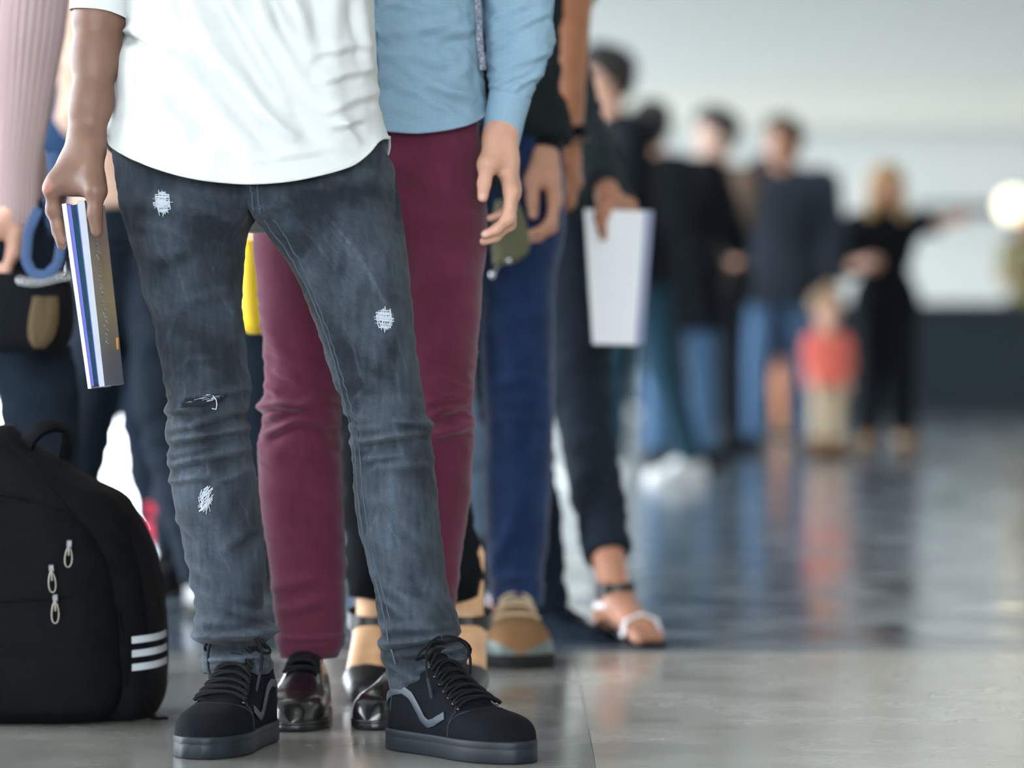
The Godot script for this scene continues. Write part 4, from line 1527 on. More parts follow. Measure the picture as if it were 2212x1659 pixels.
	var sf := [
		[300, 70, 470, 190, 20, 5.0], [330, 90, 560, 330, 26, 6.0], [420, 0, 500, 170, 20, 6.0], [500, 150, 640, 330, 26, 7.0], [470, -60, 640, 240, 24, 8.0], [560, 0, 720, 300, 28, 9.0], [640, 20, 760, 330, 30, 7.0],
		[600, -80, 660, 80, 26, 7.0], [720, -60, 730, 200, 26, 5.0], [260, 70, 330, 88, 10, 3.0], [360, 230, 430, 310, 18, 4.0], [680, 130, 800, 100, 14, 3.0], [690, 190, 815, 150, 12, 3.0], [710, 250, 820, 200, 14, 3.5], [720, 285, 790, 262, 10, 3.5],
		[730, 270, 780, 320, 12, 3.0], [560, 360, 720, 330, 12, 2.5], [300, -60, 420, 60, 24, 6.0], [270, 75, 320, 60, 9, 2.5], [590, 260, 660, 320, 14, 3.0], [370, 200, 380, 290, 14, 2.5], [780, 0, 800, 160, 14, 4.0],
	]
	for q in sf:
		q[5] *= 1.7
		q[4] *= 0.85
	shirt(man, "shirt", mats.white_cotton, {
		"rows": [[-520, 330, 740, 5.575, 0.08], [-440, 255, 815, 5.575, 0.105], [-300, 245, 835, 5.57, 0.135], [-100, 262, 815, 5.57, 0.138], [0, 270, 806, 5.57, 0.138], [45, 276, 808, 5.57, 0.138], [62, 277, 809, 5.57, 0.138], [80, 262, 810, 5.57, 0.14], [110, 255, 812, 5.57, 0.142], [150, 252, 815, 5.57, 0.143], [200, 248, 820, 5.57, 0.145], [250, 240, 827, 5.57, 0.146], [285, 228, 838, 5.57, 0.146], [297, 224, 843, 5.57, 0.146]],
		"front": hem, "back": tail, "folds": sf, "rough": 3.0, "crinkle": 0.5, "flare": 0.0, "hem_r": 0.0026, "n": 190, "around": 260,
	})
	# sleeves: the one in view ends above the elbow
	var slv := Shape.new()
	var list := []
	var pts := [[258, -440, 62, 5.57], [250, -350, 74, 5.57], [238, -220, 72, 5.56], [226, -100, 66, 5.55], [219, -30, 63, 5.54], [218, 5, 62, 5.54], [218, 28, 62, 5.54], [218, 26, 58, 5.54], [218, -10, 57, 5.54]]
	for q in pts:
		var ring := PackedVector3Array()
		for i in 64:
			var a := TAU * i / 64.0
			var x: float = q[0] + q[2] * cos(a)
			var p := at(x, q[1] + (6.0 * cos(a) + 12.0 * maxf(0.0, cos(a)) * cos(a) - 3.0 * sin(a)) * smoothstep(-60, 20, q[1]), q[3])
			p.z += sin(a) * q[2] * 5.55 / LENS
			p += Vector3(cos(a), 0, sin(a)) * 0.004 * ridged.get_noise_3d(p.x * 50.0, p.y * 90.0, p.z * 50.0)
			ring.append(p - base)
		list.append(ring)
	slv.rings(list, true, true, false)
	part("sleeve", slv, mats.white_cotton, man)
	slv = Shape.new()
	list = []
	for q in [[798, -448, 66, 5.57], [790, -330, 76, 5.585], [768, -200, 74, 5.62], [738, -70, 70, 5.655], [726, -40, 68, 5.665]]:
		var ring := PackedVector3Array()
		for i in 40:
			var a := TAU * i / 40.0
			var p := at(q[0] + q[2] * 0.85 * cos(a), q[1], q[3] + 0.02)
			p.z += sin(a) * q[2] * 5.55 / LENS * 0.85
			ring.append(p - base)
		list.append(ring)
	slv.rings(list, true, true, false)
	part("sleeve", slv, mats.white_cotton, man)

	hightop(man, Vector3((527 - 1106) * 5.585 / LENS, 0, -5.575) - base, -0.26, 1)
	hightop(man, Vector3((930 - 1106) * 5.475 / LENS, 0, -5.475) - base, 0.72, -1)

	notebooks()


func hightop(parent: Node3D, where: Vector3, yaw: float, side: int) -> void:
	# canvas and suede high-top: SIDE is the flank that carries the waved stripe in view
	var opt := {
		"w": 0.052, "sole": 0.033, "lip": 0.0035, "laces": false, "pinch": 0.36,
		"high": [[0.0, 0.05], [0.02, 0.10], [0.06, 0.125], [0.14, 0.132], [0.26, 0.130], [0.33, 0.122], [0.40, 0.100], [0.48, 0.080], [0.56, 0.063], [0.64, 0.050], [0.74, 0.043], [0.85, 0.038], [0.93, 0.030], [0.98, 0.016], [1.0, 0.006]],
	}
	var n := make_shoe(parent, "sneaker", where, yaw, 0.292, mats.suede, mats.black_rubber, opt)
	var st: Dictionary = n.get_meta("st")
	# waved stripe on both flanks
	for sd in [0, 1]:
		var path := PackedVector3Array()
		var nor := PackedVector3Array()
		var cv := Curve3D.new()
		for p in [[0.03, 0.062], [0.12, 0.088], [0.20, 0.096], [0.26, 0.084], [0.32, 0.054], [0.38, 0.028], [0.425, 0.022], [0.47, 0.036], [0.52, 0.072], [0.56, 0.115]]:
			cv.add_point(Vector3(p[0], p[1], 0))
		for k in 60:
			var w: Vector3 = cv.sample_baked(cv.get_baked_length() * k / 59.0)
			var q := w.y if sd == 0 else 1.0 - w.y
			var p0 := shoe_point(st, w.x, q, 0.0010)
			var pa := shoe_point(st, w.x + 0.01, q, 0.001) - p0
			var pb := shoe_point(st, w.x, q + 0.01, 0.001) - p0
			var nn := pa.cross(pb).normalized()
			if nn.dot(Vector3(p0.x, 0.02, 0)) < 0.0:
				nn = -nn
			path.append(p0)
			nor.append(nn)
		part("side_stripe", strip(path, nor, 0.0125, 0.0014), mats.stripe_leather, n)
		# stitched edge of the toe cap and of the lace stay
		for line in [[[0.60, 0.0], [0.61, 0.10], [0.63, 0.22], [0.60, 0.32], [0.54, 0.36], [0.44, 0.36], [0.34, 0.37], [0.28, 0.40]], [[0.60, 0.05], [0.66, 0.22], [0.70, 0.36], [0.71, 0.5]], [[0.10, 0.03], [0.115, 0.15], [0.11, 0.28], [0.09, 0.38]]]:
			var cp := Curve3D.new()
			for p in line:
				cp.add_point(Vector3(p[0], p[1], 0))
			var pp := PackedVector3Array()
			for k in 40:
				var w: Vector3 = cp.sample_baked(cp.get_baked_length() * k / 39.0)
				pp.append(shoe_point(st, w.x, w.y if sd == 0 else 1.0 - w.y, 0.0006))
			var sm := Shape.new()
			sm.tube(pp, 0.0010, 5)
			part("stitched_edge", sm, mats.stitch_grey, n)
	# toe cap in suede, slightly proud
	var list := []
	for i in 16:
		var t := lerpf(0.70, 0.995, i / 15.0)
		var ring := PackedVector3Array()
		for q in 25:
			ring.append(shoe_point(st, t, q / 24.0, 0.0012))
		list.append(ring)
	var tc := Shape.new()
	tc.rings(list, false)
	part("toe_cap", tc, mats.canvas, n)
	# tongue
	list = []
	for i in 12:
		var t := lerpf(0.27, 0.62, i / 11.0)
		var ring := PackedVector3Array()
		for q in 13:
			var u := lerpf(0.36, 0.64, q / 12.0)
			ring.append(shoe_point(st, t, u, 0.003 + 0.010 * maxf(0.0, 0.36 - t)))
		for q in 13:
			ring.append(shoe_point(st, t, lerpf(0.64, 0.36, q / 12.0), -0.004))
		list.append(ring)
	var tg := Shape.new()
	tg.rings(list)
	part("tongue", tg, mats.canvas, n)
	# laces, criss-crossed pairs and eyelets
	for i in 8:
		var t := lerpf(0.31, 0.635, i / 7.0)
		for x in 2:
			var path := PackedVector3Array()
			for k in 13:
				var u := lerpf(0.29, 0.71, k / 12.0)
				var tt := t + (0.014 if x == 0 else -0.014) * (k / 6.0 - 1.0)
				path.append(shoe_point(st, tt, u, 0.0055 + 0.003 * sin(PI * k / 12.0) + 0.0015 * x))
			var la := Shape.new()
			la.tube(path, 0.0021, 6, -1.0, 1.5)
			part("lace", la, mats.lace, n)
		for sd in [0.285, 0.715]:
			var ey := Shape.new()
			ey.ball(shoe_point(st, t, sd, 0.001), Vector3.ONE * 0.0032, 8)
			part("eyelet", ey, mats.dark_metal, n)
	# bow: two loops and two ends
	var k0 := shoe_point(st, 0.33, 0.5, 0.012)
	for sx in [-1.0, 1.0]:
		var loop := PackedVector3Array()
		for k in 17:
			var a := PI * 2.0 * k / 16.0
			loop.append(k0 + Vector3(sx * (0.026 - 0.026 * cos(a)), 0.004 - 0.022 * (1.0 - cos(a)) * 0.5 + 0.012 * sin(a), 0.012 * sin(a * 0.5) + 0.010 * sin(a)))
		var lp := Shape.new()
		lp.tube(loop, 0.0021, 6)
		part("lace_loop", lp, mats.lace, n)
		var endp := PackedVector3Array()
		for k in 12:
			var t := k / 11.0
			endp.append(k0 + Vector3(sx * (0.030 * sin(t * 2.4) + 0.018 * t), -0.062 * t * t + 0.010 * sin(PI * t), 0.014 + 0.012 * t))
		lp = Shape.new()
		lp.tube(endp, 0.0021, 6)
		part("lace_end", lp, mats.lace, n)
		lp = Shape.new()
		lp.tube(PackedVector3Array([endp[10], endp[11], endp[11] + (endp[11] - endp[10]) * 1.2]), 0.0026, 6)
		part("lace_tip", lp, mats.stitch_grey, n)
	n.remove_meta("st")


func slab_between(tl: Vector3, tr: Vector3, br: Vector3, bl: Vector3, u0: float, u1: float, back: Vector3, inset := 0.0, up := 0.0) -> Shape:
	# a leaf of a stack whose near edge is the given quadrilateral
	var s := Shape.new()
	var i0 := back.normalized() * inset
	var down := (bl - tl).normalized() * up
	var p := [tl.lerp(tr, u0) + i0 + down, tl.lerp(tr, u1) + i0 + down, bl.lerp(br, u1) + i0 - down, bl.lerp(br, u0) + i0 - down]
	for k in 4:
		p.append(p[k] - i0 + back)
	s.hexa(p)
	return s


func notebooks() -> void:
	var tl := at(134, 441, 5.462)
	var tr := at(183, 433, 5.462)
	var br := at(226, 834, 5.462)
	var bl := at(190, 840, 5.462)
	var back := Vector3(0.006, 0, -0.215)
	var a := thing("ring_binder", "white covered notebook with blue lining, outer one in the hand of the person in white", "notebook", tl)
	var o := tl
	tl -= o
	tr -= o
	br -= o
	bl -= o
	part("cover", slab_between(tl, tr, br, bl, 0.0, 0.19, back), mats.paper_white, a)
	part("lining", slab_between(tl, tr, br, bl, 0.195, 0.37, back, 0.003, 0.003), mats.cover_blue, a)
	part("pages", slab_between(tl, tr, br, bl, 0.375, 0.50, back, 0.005, 0.004), mats.pages_teal, a)
	var b := thing("notebook", "glossy grey covered notebook, inner one in the hand of the person in white", "notebook", o)
	part("pages", slab_between(tl, tr, br, bl, 0.51, 0.63, back, 0.004, 0.004), mats.pages_teal, b)
	part("divider", slab_between(tl, tr, br, bl, 0.635, 0.675, back, 0.002, 0.003), mats.cover_blue, b)
	part("cover", slab_between(tl, tr, br, bl, 0.685, 1.0, back), mats.cover_grey, b)
	# white lettering-like scuffs and an orange label on the inner cover
	var rng := RandomNumberGenerator.new()
	rng.seed = 8
	var s := Shape.new()
	for i in 26:
		var v := lerpf(0.2, 0.76, i / 25.0)
		var p := tr.lerp(br, v) + back * rng.randf_range(0.28, 0.40) + Vector3(0.0006, 0, 0)
		s.tube(PackedVector3Array([p, p + back * rng.randf_range(0.05, 0.14) + (br - tr) * rng.randf_range(0.004, 0.02)]), rng.randf_range(0.0006, 0.0014), 4)
	part("cover_print", s, mats.paper_white, b)
	s = Shape.new()
	var p0 := tr.lerp(br, 0.74) + back * 0.86 + Vector3(0.0006, 0, 0)
	s.box(p0 + Vector3(-0.0004, -0.018, -0.006), p0 + Vector3(0.003, 0.0, 0.006))
	part("label", s, mats.orange_label, b)


# ---------------------------------------------------------------- the man in burgundy trousers
func burgundy_man() -> void:
	var base := at(800, 723, 5.95) * Vector3(1, 0, 1)
	var lo := func(x: float, y: float, d: float) -> Vector3: return at(x, y, d) - base
	var wrist: Vector3 = lo.call(1082, 292, 5.90)
	var fingers := relaxed_hand(wrist, Vector3(0.16, -0.985, 0.06).normalized(), Vector3(-0.985, -0.16, 0.10).normalized(), Vector3(-0.09, -0.04, 0.995).normalized(), 0.98, 0.95)
	fingers[4] = PackedVector3Array([lo.call(1058, 318, 5.878), lo.call(1053, 356, 5.862), lo.call(1046, 396, 5.856), lo.call(1043, 426, 5.856)])
	var arm := [
		[lo.call(1114, 60, 5.95), lo.call(1104, 200, 5.918), 0.028, 0.0205],
		[lo.call(1102, 200, 5.918), wrist, 0.0205, 0.0225, Vector3(1, 1, 1.1)],
		[wrist, lo.call(1085, 340, 5.895), 0.025, 0.023],
	]
	var man := person({
		"label": "person in pale blue denim shirt and burgundy trousers", "at": base, "tall": 1.80, "skin": c8(190, 144, 122), "hair_mat": mats.hair_brown, "thin": 0.012, "cell": 0.017,
		"fingersR": fingers, "hand_cellR": 0.0034, "fine_arm": "R", "arm_bones": arm, "hand": 0.98, "nailsR": true, "nail_dirR": Vector3(-0.1, 0.0, 0.95),
		"J": {
			"wrR": wrist, "elR": lo.call(1118, 50, 5.96), "shR": lo.call(1056, -340, 5.96), "shL": lo.call(556, -340, 5.96), "elL": lo.call(520, 50, 6.0), "wrL": lo.call(560, 330, 6.0),
			"hipL": lo.call(690, 320, 5.95), "hipR": lo.call(915, 320, 5.95), "kneeL": lo.call(652, 880, 5.94), "kneeR": lo.call(930, 890, 5.94), "ankL": lo.call(660, 1470, 5.95), "ankR": lo.call(893, 1470, 5.96),
			"pelvis": lo.call(802, 240, 5.95), "waist": lo.call(805, 70, 5.95), "chest": lo.call(806, -190, 5.95), "neck": lo.call(806, -420, 5.96), "head": lo.call(806, -650, 5.94),
		},
	})
	var left := {"rows": [
		[120, 560, 802, 5.95, 0.95], [330, 548, 802, 5.95, 0.95], [420, 545, 800, 5.95, 0.98], [500, 546, 790, 5.95, 1.0], [560, 550, 782, 5.95, 0.95], [650, 557, 768, 5.95, 0.95], [720, 563, 755, 5.95, 0.95], [780, 570, 745, 5.945, 0.95], [820, 573, 738, 5.94, 0.97],
		[852, 570, 737, 5.94, 1.0], [878, 561, 738, 5.94, 1.0], [900, 567, 740, 5.94, 1.0], [925, 568, 736, 5.94, 1.0], [960, 559, 736, 5.945, 1.0], [1010, 558, 739, 5.95, 0.97], [1060, 559, 741, 5.95, 0.95], [1100, 563, 743, 5.955, 0.95], [1150, 571, 744, 5.955, 0.95],
		[1200, 580, 744, 5.955, 0.95], [1260, 586, 745, 5.955, 0.95], [1320, 591, 746, 5.955, 0.95], [1372, 596, 744, 5.955, 0.95], [1386, 594, 745, 5.955, 0.95], [1396, 598, 741, 5.955, 0.95], [1421, 606, 728, 5.955, 0.95]]}
	var right := {"rows": [
		[120, 802, 1028, 5.95, 0.95], [300, 802, 1034, 5.95, 0.95], [400, 802, 1046, 5.95, 0.98], [470, 808, 1053, 5.95, 1.0], [540, 815, 1051, 5.95, 0.97], [600, 822, 1043, 5.95, 0.95], [700, 832, 1035, 5.95, 0.95], [800, 840, 1027, 5.945, 0.95], [860, 844, 1024, 5.94, 1.0], [900, 842, 1022, 5.94, 1.0],
		[940, 846, 1024, 5.94, 1.0], [1000, 846, 1021, 5.95, 0.97], [1080, 842, 1015, 5.96, 0.95], [1150, 836, 1004, 5.96, 0.95], [1230, 830, 994, 5.96, 0.95], [1300, 826, 985, 5.96, 0.95], [1370, 822, 972, 5.96, 0.95], [1421, 826, 966, 5.96, 0.95]]}
	var folds := [
		[570, 905, 690, 860, 10, 4.5], [560, 880, 640, 868, 9, 4.5], [575, 940, 650, 905, 9, 4.0], [640, 905, 738, 915, 10, 3.0], [600, 870, 735, 895, 9, 3.0], [575, 830, 610, 850, 10, 3.0], [600, 800, 650, 820, 9, 2.5],
		[590, 1270, 700, 1240, 14, 2.2], [600, 1320, 720, 1290, 13, 2.2], [600, 1376, 742, 1372, 6, 3.5], [600, 1090, 700, 1110, 18, 1.2], [580, 700, 620, 780, 16, 2.2],
		[930, 900, 1022, 860, 10, 4.0], [930, 940, 1022, 915, 10, 4.0], [920, 870, 1020, 842, 10, 3.0], [940, 880, 1020, 890, 8, 2.4], [850, 330, 960, 420, 20, 2.2], [860, 480, 1040, 470, 20, 1.5], [900, 620, 1030, 560, 22, 1.5],
	]
	for q in folds:
		q[5] *= 1.7
	trousers(man, "trousers", mats.burgundy, [left, right], {
		"hip": {"cx": 800.0, "rx": 252.0, "rz": 0.112}, "crotch": 480.0, "folds": folds, "col": c8(84, 34, 52), "pale": c8(112, 50, 74), "worn": 0.35, "mottle": 0.06,
		"rough": [[100, 1.0], [700, 1.8], [860, 3.8], [940, 3.4], [1050, 1.4], [1250, 2.0], [1421, 1.6]], "step": 4.0, "around": 90,
	})
	# --- denim shirt
	var hem := [[540, 270], [600, 285], [700, 296], [800, 285], [830, 290], [860, 294], [900, 296], [950, 291], [990, 282], [1015, 273], [1032, 264], [1042, 252], [1052, 240]]
	var tail := [[540, 270], [700, 330], [800, 340], [900, 330], [1020, 270], [1052, 240]]
	var sf := [
		[820, 120, 1000, 160, 16, 3.0], [830, 90, 960, 70, 14, 3.0], [860, 150, 1020, 230, 14, 3.5], [840, 180, 1000, 260, 13, 3.0], [880, 50, 1030, 90, 16, 3.0], [850, 20, 960, 40, 14, 3.0], [820, 70, 850, 110, 8, 2.5], [900, 200, 1035, 215, 12, 2.5], [840, 240, 950, 270, 12, 2.0], [940, 100, 1035, 60, 12, 2.5], [830, -60, 1000, 10, 20, 3.5],
	]
	for q in sf:
		q[5] *= 1.9
	shirt(man, "shirt", mats.chambray, {
		"rows": [[-430, 640, 980, 5.96, 0.08], [-350, 560, 1056, 5.96, 0.10], [-200, 558, 1060, 5.955, 0.128], [0, 566, 1040, 5.95, 0.128], [100, 564, 1042, 5.95, 0.13], [200, 556, 1046, 5.95, 0.132], [245, 550, 1050, 5.95, 0.133]],
		"front": hem, "back": tail, "folds": sf, "rough": 3.6, "crinkle": 1.1, "hem_r": 0.0018, "n": 170, "around": 260,
	})
	# placket with its two seams
	for x in [[812, 0], [822, 0]]:
		var path := PackedVector3Array()
		for k in 40:
			var y := lerpf(-200, 286, k / 39.0)
			var px: float = x[0] + (y - 100.0) * 0.03
			var e := (px - 803.0) / 240.0
			path.append(at(px, y, 5.95) - base + Vector3(0, 0, 0.130 * pow(maxf(0.0, 1.0 - e * e), 0.45) + 0.001))
		var s := Shape.new()
		s.tube(path, 0.0014, 5)
		part("placket_seam", s, mats.chambray_seam, man)
	# patterned lining that shows between body and sleeve
	var rib := PackedVector3Array()
	var nor := PackedVector3Array()
	for q in [[1032, -120], [1032, 0], [1034, 60], [1037, 100], [1041, 130], [1043, 152]]:
		rib.append(at(q[0], q[1], 5.875) - base)
		nor.append(Vector3(0.1, 0, 1))
	part("patterned_lining", strip(rib, nor, 0.011, 0.003), mats.floral, man)
	# sleeve and cuff
	var s := Shape.new()
	var list := []
	for q in [[1050, -400, 75, 5.96], [1075, -300, 82, 5.96], [1105, -150, 80, 5.96], [1119, -40, 77, 5.96], [1121, 20, 76, 5.955], [1121, 70, 75.5, 5.95], [1121, 108, 72, 5.945], [1114, 150, 60, 5.93], [1107, 180, 49, 5.92], [1103, 200, 42, 5.915], [1102, 208, 40, 5.915]]:
		var ring := PackedVector3Array()
		for i in 72:
			var a := TAU * i / 72.0
			var x: float = q[0] + q[2] * cos(a)
			var p := at(x, q[1] + 10.0 * cos(a) * smoothstep(100, 200, q[1]), q[3])
			p.z += sin(a) * q[2] * 5.95 / LENS * 0.95
			ring.append(p - base)
		list.append(ring)
	var dense := thicken_rows(list, 12)
	crumple(dense, 0.0035, [[1050, 90, 1190, 20, 9, 5.0], [1060, 160, 1190, 108, 10, 6.0], [1060, 188, 1160, 140, 8, 4.0], [1060, 40, 1150, 0, 10, 4.0], [1110, 192, 1180, 150, 7, 4.0], [1055, 120, 1130, 96, 7, 3.0]], 5.88, base)
	s.rings(dense, true, true, false)
	part("sleeve", s, mats.chambray, man)
	s = Shape.new()
	list = []
	for q in [[1103, 203, 41], [1103, 204, 44.5], [1102, 208, 45], [1092, 250, 42.5], [1083, 296, 41], [1081, 306, 40.5], [1081, 305, 37.5], [1088, 270, 37]]:
		var ring := PackedVector3Array()
		for i in 48:
			var a := TAU * i / 48.0
			var p := at(q[0] + q[2] * cos(a), q[1] + 11.0 * cos(a), 5.91)
			p.z += sin(a) * q[2] * 5.9 / LENS
			ring.append(p - base)
		list.append(ring)
	s.rings(list, true, true, false)
	part("cuff", s, mats.chambray, man)
	s = Shape.new()
	list = []
	for q in [[560, -400, 75], [535, -250, 80], [522, -40, 72], [520, 60, 68], [540, 220, 48], [552, 300, 40]]:
		var ring := PackedVector3Array()
		for i in 32:
			var a := TAU * i / 32.0
			var p := at(q[0] + q[2] * cos(a), q[1], 6.0)
			p.z += sin(a) * q[2] * 5.9 / LENS
			ring.append(p - base)
		list.append(ring)
	s.rings(list, true, true, false)
	part("sleeve", s, mats.chambray, man)
	for e in [[662, 5.945, -0.06], [900, 5.96, -0.35]]:
		var n := make_shoe(man, "dress_shoe", Vector3((e[0] - 1106) * e[1] / LENS, 0, -e[1]) - base, e[2], 0.285, mats.black_leather, mats.heel_leather, {"w": 0.048, "sole": 0.016, "lip": 0.002, "lace_rows": 6, "lace_from": 0.34, "lace_to": 0.52, "lace_mat": mats.lace, "high": [[0.0, 0.03], [0.03, 0.065], [0.12, 0.085], [0.3, 0.095], [0.40, 0.092], [0.5, 0.078], [0.6, 0.062], [0.72, 0.052], [0.85, 0.045], [0.94, 0.034], [0.985, 0.018], [1.0, 0.006]]})
		n.remove_meta("st")


func thicken_rows(list: Array, times: int) -> Array:
	# more rings between the given ones, along smooth curves
	var out := []
	var n := list.size()
	for r in n - 1:
		for k in times:
			var t := k / float(times)
			var ring := PackedVector3Array()
			for i in list[r].size():
				var a: Vector3 = list[maxi(r - 1, 0)][i]
				var b: Vector3 = list[r][i]
				var c: Vector3 = list[r + 1][i]
				var d: Vector3 = list[mini(r + 2, n - 1)][i]
				ring.append(b.cubic_interpolate(c, a, d, t))
			out.append(ring)
	out.append(list[n - 1])
	return out


# ---------------------------------------------------------------- navy trousers and charcoal jacket
func blazer_man() -> void:
	var base := at(1015, 723, 7.05) * Vector3(1, 0, 1)
	var lo := func(x: float, y: float, d: float) -> Vector3: return at(x, y, d) - base
	var wrist: Vector3 = lo.call(1178, 326, 6.99)
	var fingers := relaxed_hand(wrist, Vector3(0.15, -0.985, 0.06).normalized(), Vector3(-0.99, -0.10, 0.10).normalized(), Vector3(-0.09, -0.04, 0.995).normalized(), 1.0, 1.0)
	fingers[4] = PackedVector3Array([lo.call(1158, 350, 6.965), lo.call(1151, 392, 6.948), lo.call(1150, 432, 6.942), lo.call(1152, 464, 6.942)])
	var man := person({
		"label": "person in charcoal jacket and navy trousers with tan shoes", "at": base, "tall": 1.83, "skin": c8(188, 138, 114), "hair_mat": mats.hair_dark, "cell": 0.018, "thin": 0.014,
		"fingersR": fingers, "hand_cellR": 0.004, "hand": 1.0, "nailsR": true, "nail_dirR": Vector3(-0.1, 0, 0.95), "top_mat": mats.charcoal, "top": "jacket", "hem": 0.93, "ease": 0.004, "sleeve_ease": -0.004, "sleeve": 1.93,
		"J": {
			"wrR": wrist, "elR": lo.call(1150, 20, 7.05), "shR": lo.call(1165, -270, 7.06), "shL": lo.call(800, -270, 7.06),
			"hipL": lo.call(920, 320, 7.05), "hipR": lo.call(1110, 320, 7.05), "kneeL": lo.call(905, 860, 7.04), "kneeR": lo.call(1120, 860, 7.05), "ankL": lo.call(890, 1350, 7.06), "ankR": lo.call(1114, 1350, 7.065),
			"pelvis": lo.call(1015, 260, 7.05), "waist": lo.call(1015, 120, 7.05), "chest": lo.call(1012, -130, 7.05), "neck": lo.call(1010, -330, 7.06), "head": lo.call(1010, -520, 7.04),
		},
	})
	var left := {"rows": [[140, 830, 1015, 7.05, 0.95], [330, 815, 1015, 7.05, 0.95], [480, 822, 1010, 7.05, 1.0], [700, 830, 985, 7.05, 1.0], [860, 830, 975, 7.04, 1.0], [1000, 826, 968, 7.05, 1.0], [1150, 825, 955, 7.05, 1.0], [1312, 830, 945, 7.05, 1.0]]}
	var right := {"rows": [[140, 1015, 1204, 7.05, 0.95], [330, 1015, 1216, 7.05, 0.95], [450, 1020, 1222, 7.05, 1.0], [520, 1028, 1216, 7.05, 1.0], [600, 1040, 1200, 7.05, 1.0], [700, 1038, 1196, 7.05, 1.0], [800, 1040, 1195, 7.045, 1.0], [870, 1045, 1197, 7.04, 1.0], [950, 1047, 1194, 7.05, 1.0], [1050, 1047, 1192, 7.05, 1.0], [1120, 1048, 1186, 7.05, 1.0], [1200, 1051, 1180, 7.05, 1.0], [1245, 1056, 1172, 7.05, 1.0], [1262, 1060, 1178, 7.05, 1.0], [1285, 1060, 1174, 7.05, 1.0], [1314, 1062, 1166, 7.05, 1.0]], "tilt": 0.05}
	trousers(man, "trousers", mats.navy_vc, [left, right], {
		"hip": {"cx": 1015.0, "rx": 205.0, "rz": 0.115}, "crotch": 490.0, "col": c8(26, 42, 74), "pale": c8(44, 68, 112), "worn": 0.4, "mottle": 0.05,
		"folds": [[1050, 840, 1150, 800, 12, 4.0], [1046, 880, 1160, 850, 11, 4.0], [1060, 905, 1190, 890, 10, 3.0], [1060, 700, 1180, 660, 14, 2.5], [1055, 1230, 1120, 1120, 13, 4.0], [1060, 1250, 1172, 1236, 9, 5.0], [1080, 1180, 1130, 1050, 12, 3.0], [1056, 620, 1100, 780, 14, 2.5]],
		"rough": [[100, 1.0], [700, 1.8], [860, 2.8], [1000, 1.6], [1200, 2.4], [1314, 2.0]], "step": 5.0, "around": 72,
	})
	var cuff := Shape.new()
	var list := []
	for q in [[1176, 296, 37], [1175, 312, 37.5], [1174, 328, 37], [1174, 327, 34]]:
		var ring := PackedVector3Array()
		for i in 40:
			var a := TAU * i / 40.0
			var p := at(q[0] + q[2] * cos(a), q[1] + 3.0 * cos(a), 6.995)
			p.z += sin(a) * q[2] * 7.0 / LENS
			ring.append(p - base)
		list.append(ring)
	cuff.rings(list, true, false, false)
	part("cuff", cuff, mats.black_cloth, man)
	for e in [[1112, 7.03, 0.05], [890, 7.06, -0.2]]:
		var n := make_shoe(man, "suede_shoe", Vector3((e[0] - 1106) * e[1] / LENS, 0, -e[1]) - base, e[2], 0.29, mats.tan_suede, mats.dark_sole, {"w": 0.064, "sole": 0.026, "lip": 0.004, "lace_rows": 4, "lace_mat": mats.beige_cloth, "high": [[0.0, 0.03], [0.03, 0.07], [0.12, 0.09], [0.3, 0.10], [0.40, 0.098], [0.5, 0.085], [0.6, 0.068], [0.72, 0.056], [0.85, 0.050], [0.94, 0.040], [0.985, 0.022], [1.0, 0.008]]})
		var st: Dictionary = n.get_meta("st")
		var cap := []
		for i in 12:
			var t := lerpf(0.78, 0.998, i / 11.0)
			var ring := PackedVector3Array()
			for q in 21:
				ring.append(shoe_point(st, t, q / 20.0, 0.002) * Vector3(1, 0.86, 1) + Vector3(0, 0.003, 0))
			cap.append(ring)
		var cs := Shape.new()
		cs.rings(cap, false)
		part("rubber_toe", cs, mats.grey_rubber, n)
		n.remove_meta("st")
	# woven bag hanging behind his hand
	var bag := thing("woven_bag", "small beige and grey woven bag hanging beside the navy trousers", "bag", at(1098, 580, 6.86))
	var s := Shape.new()
	list = []
	for q in [[1092, 430, 22, 0.012], [1098, 470, 34, 0.016], [1102, 520, 42, 0.020], [1103, 545, 40, 0.022], [1096, 562, 32, 0.020], [1090, 572, 24, 0.012]]:
		var ring := PackedVector3Array()
		for i in 40:
			var a := TAU * i / 40.0
			var p := at(q[0] + q[2] * cos(a), q[1] - 4.0 * cos(a), 6.86)
			p.z += sin(a) * q[3]
			ring.append(p - bag.position)
		list.append(ring)
	s.rings(thicken_rows(list, 5))
	part("pouch", s, mats.tweed, bag)
	s = Shape.new()
	s.ball(at(1098, 562, 6.845) - bag.position, Vector3(0.008, 0.008, 0.006), 12)
	part("clasp", s, mats.metal, bag)
	s = Shape.new()
	s.ball(at(1064, 594, 6.85) - bag.position, Vector3(0.006, 0.009, 0.006), 10)
	s.tube(PackedVector3Array([at(1064, 594, 6.85) - bag.position, at(1080, 570, 6.855) - bag.position]), 0.002, 5)
	part("tassel", s, mats.metal, bag)
	s = Shape.new()
	s.tube(PackedVector3Array([at(1092, 436, 6.86) - bag.position, at(1090, 350, 6.88) - bag.position, at(1092, 250, 6.90) - bag.position, at(1100, 60, 6.93) - bag.position]), 0.004, 6)
	part("strap", s, mats.black_cloth, bag)


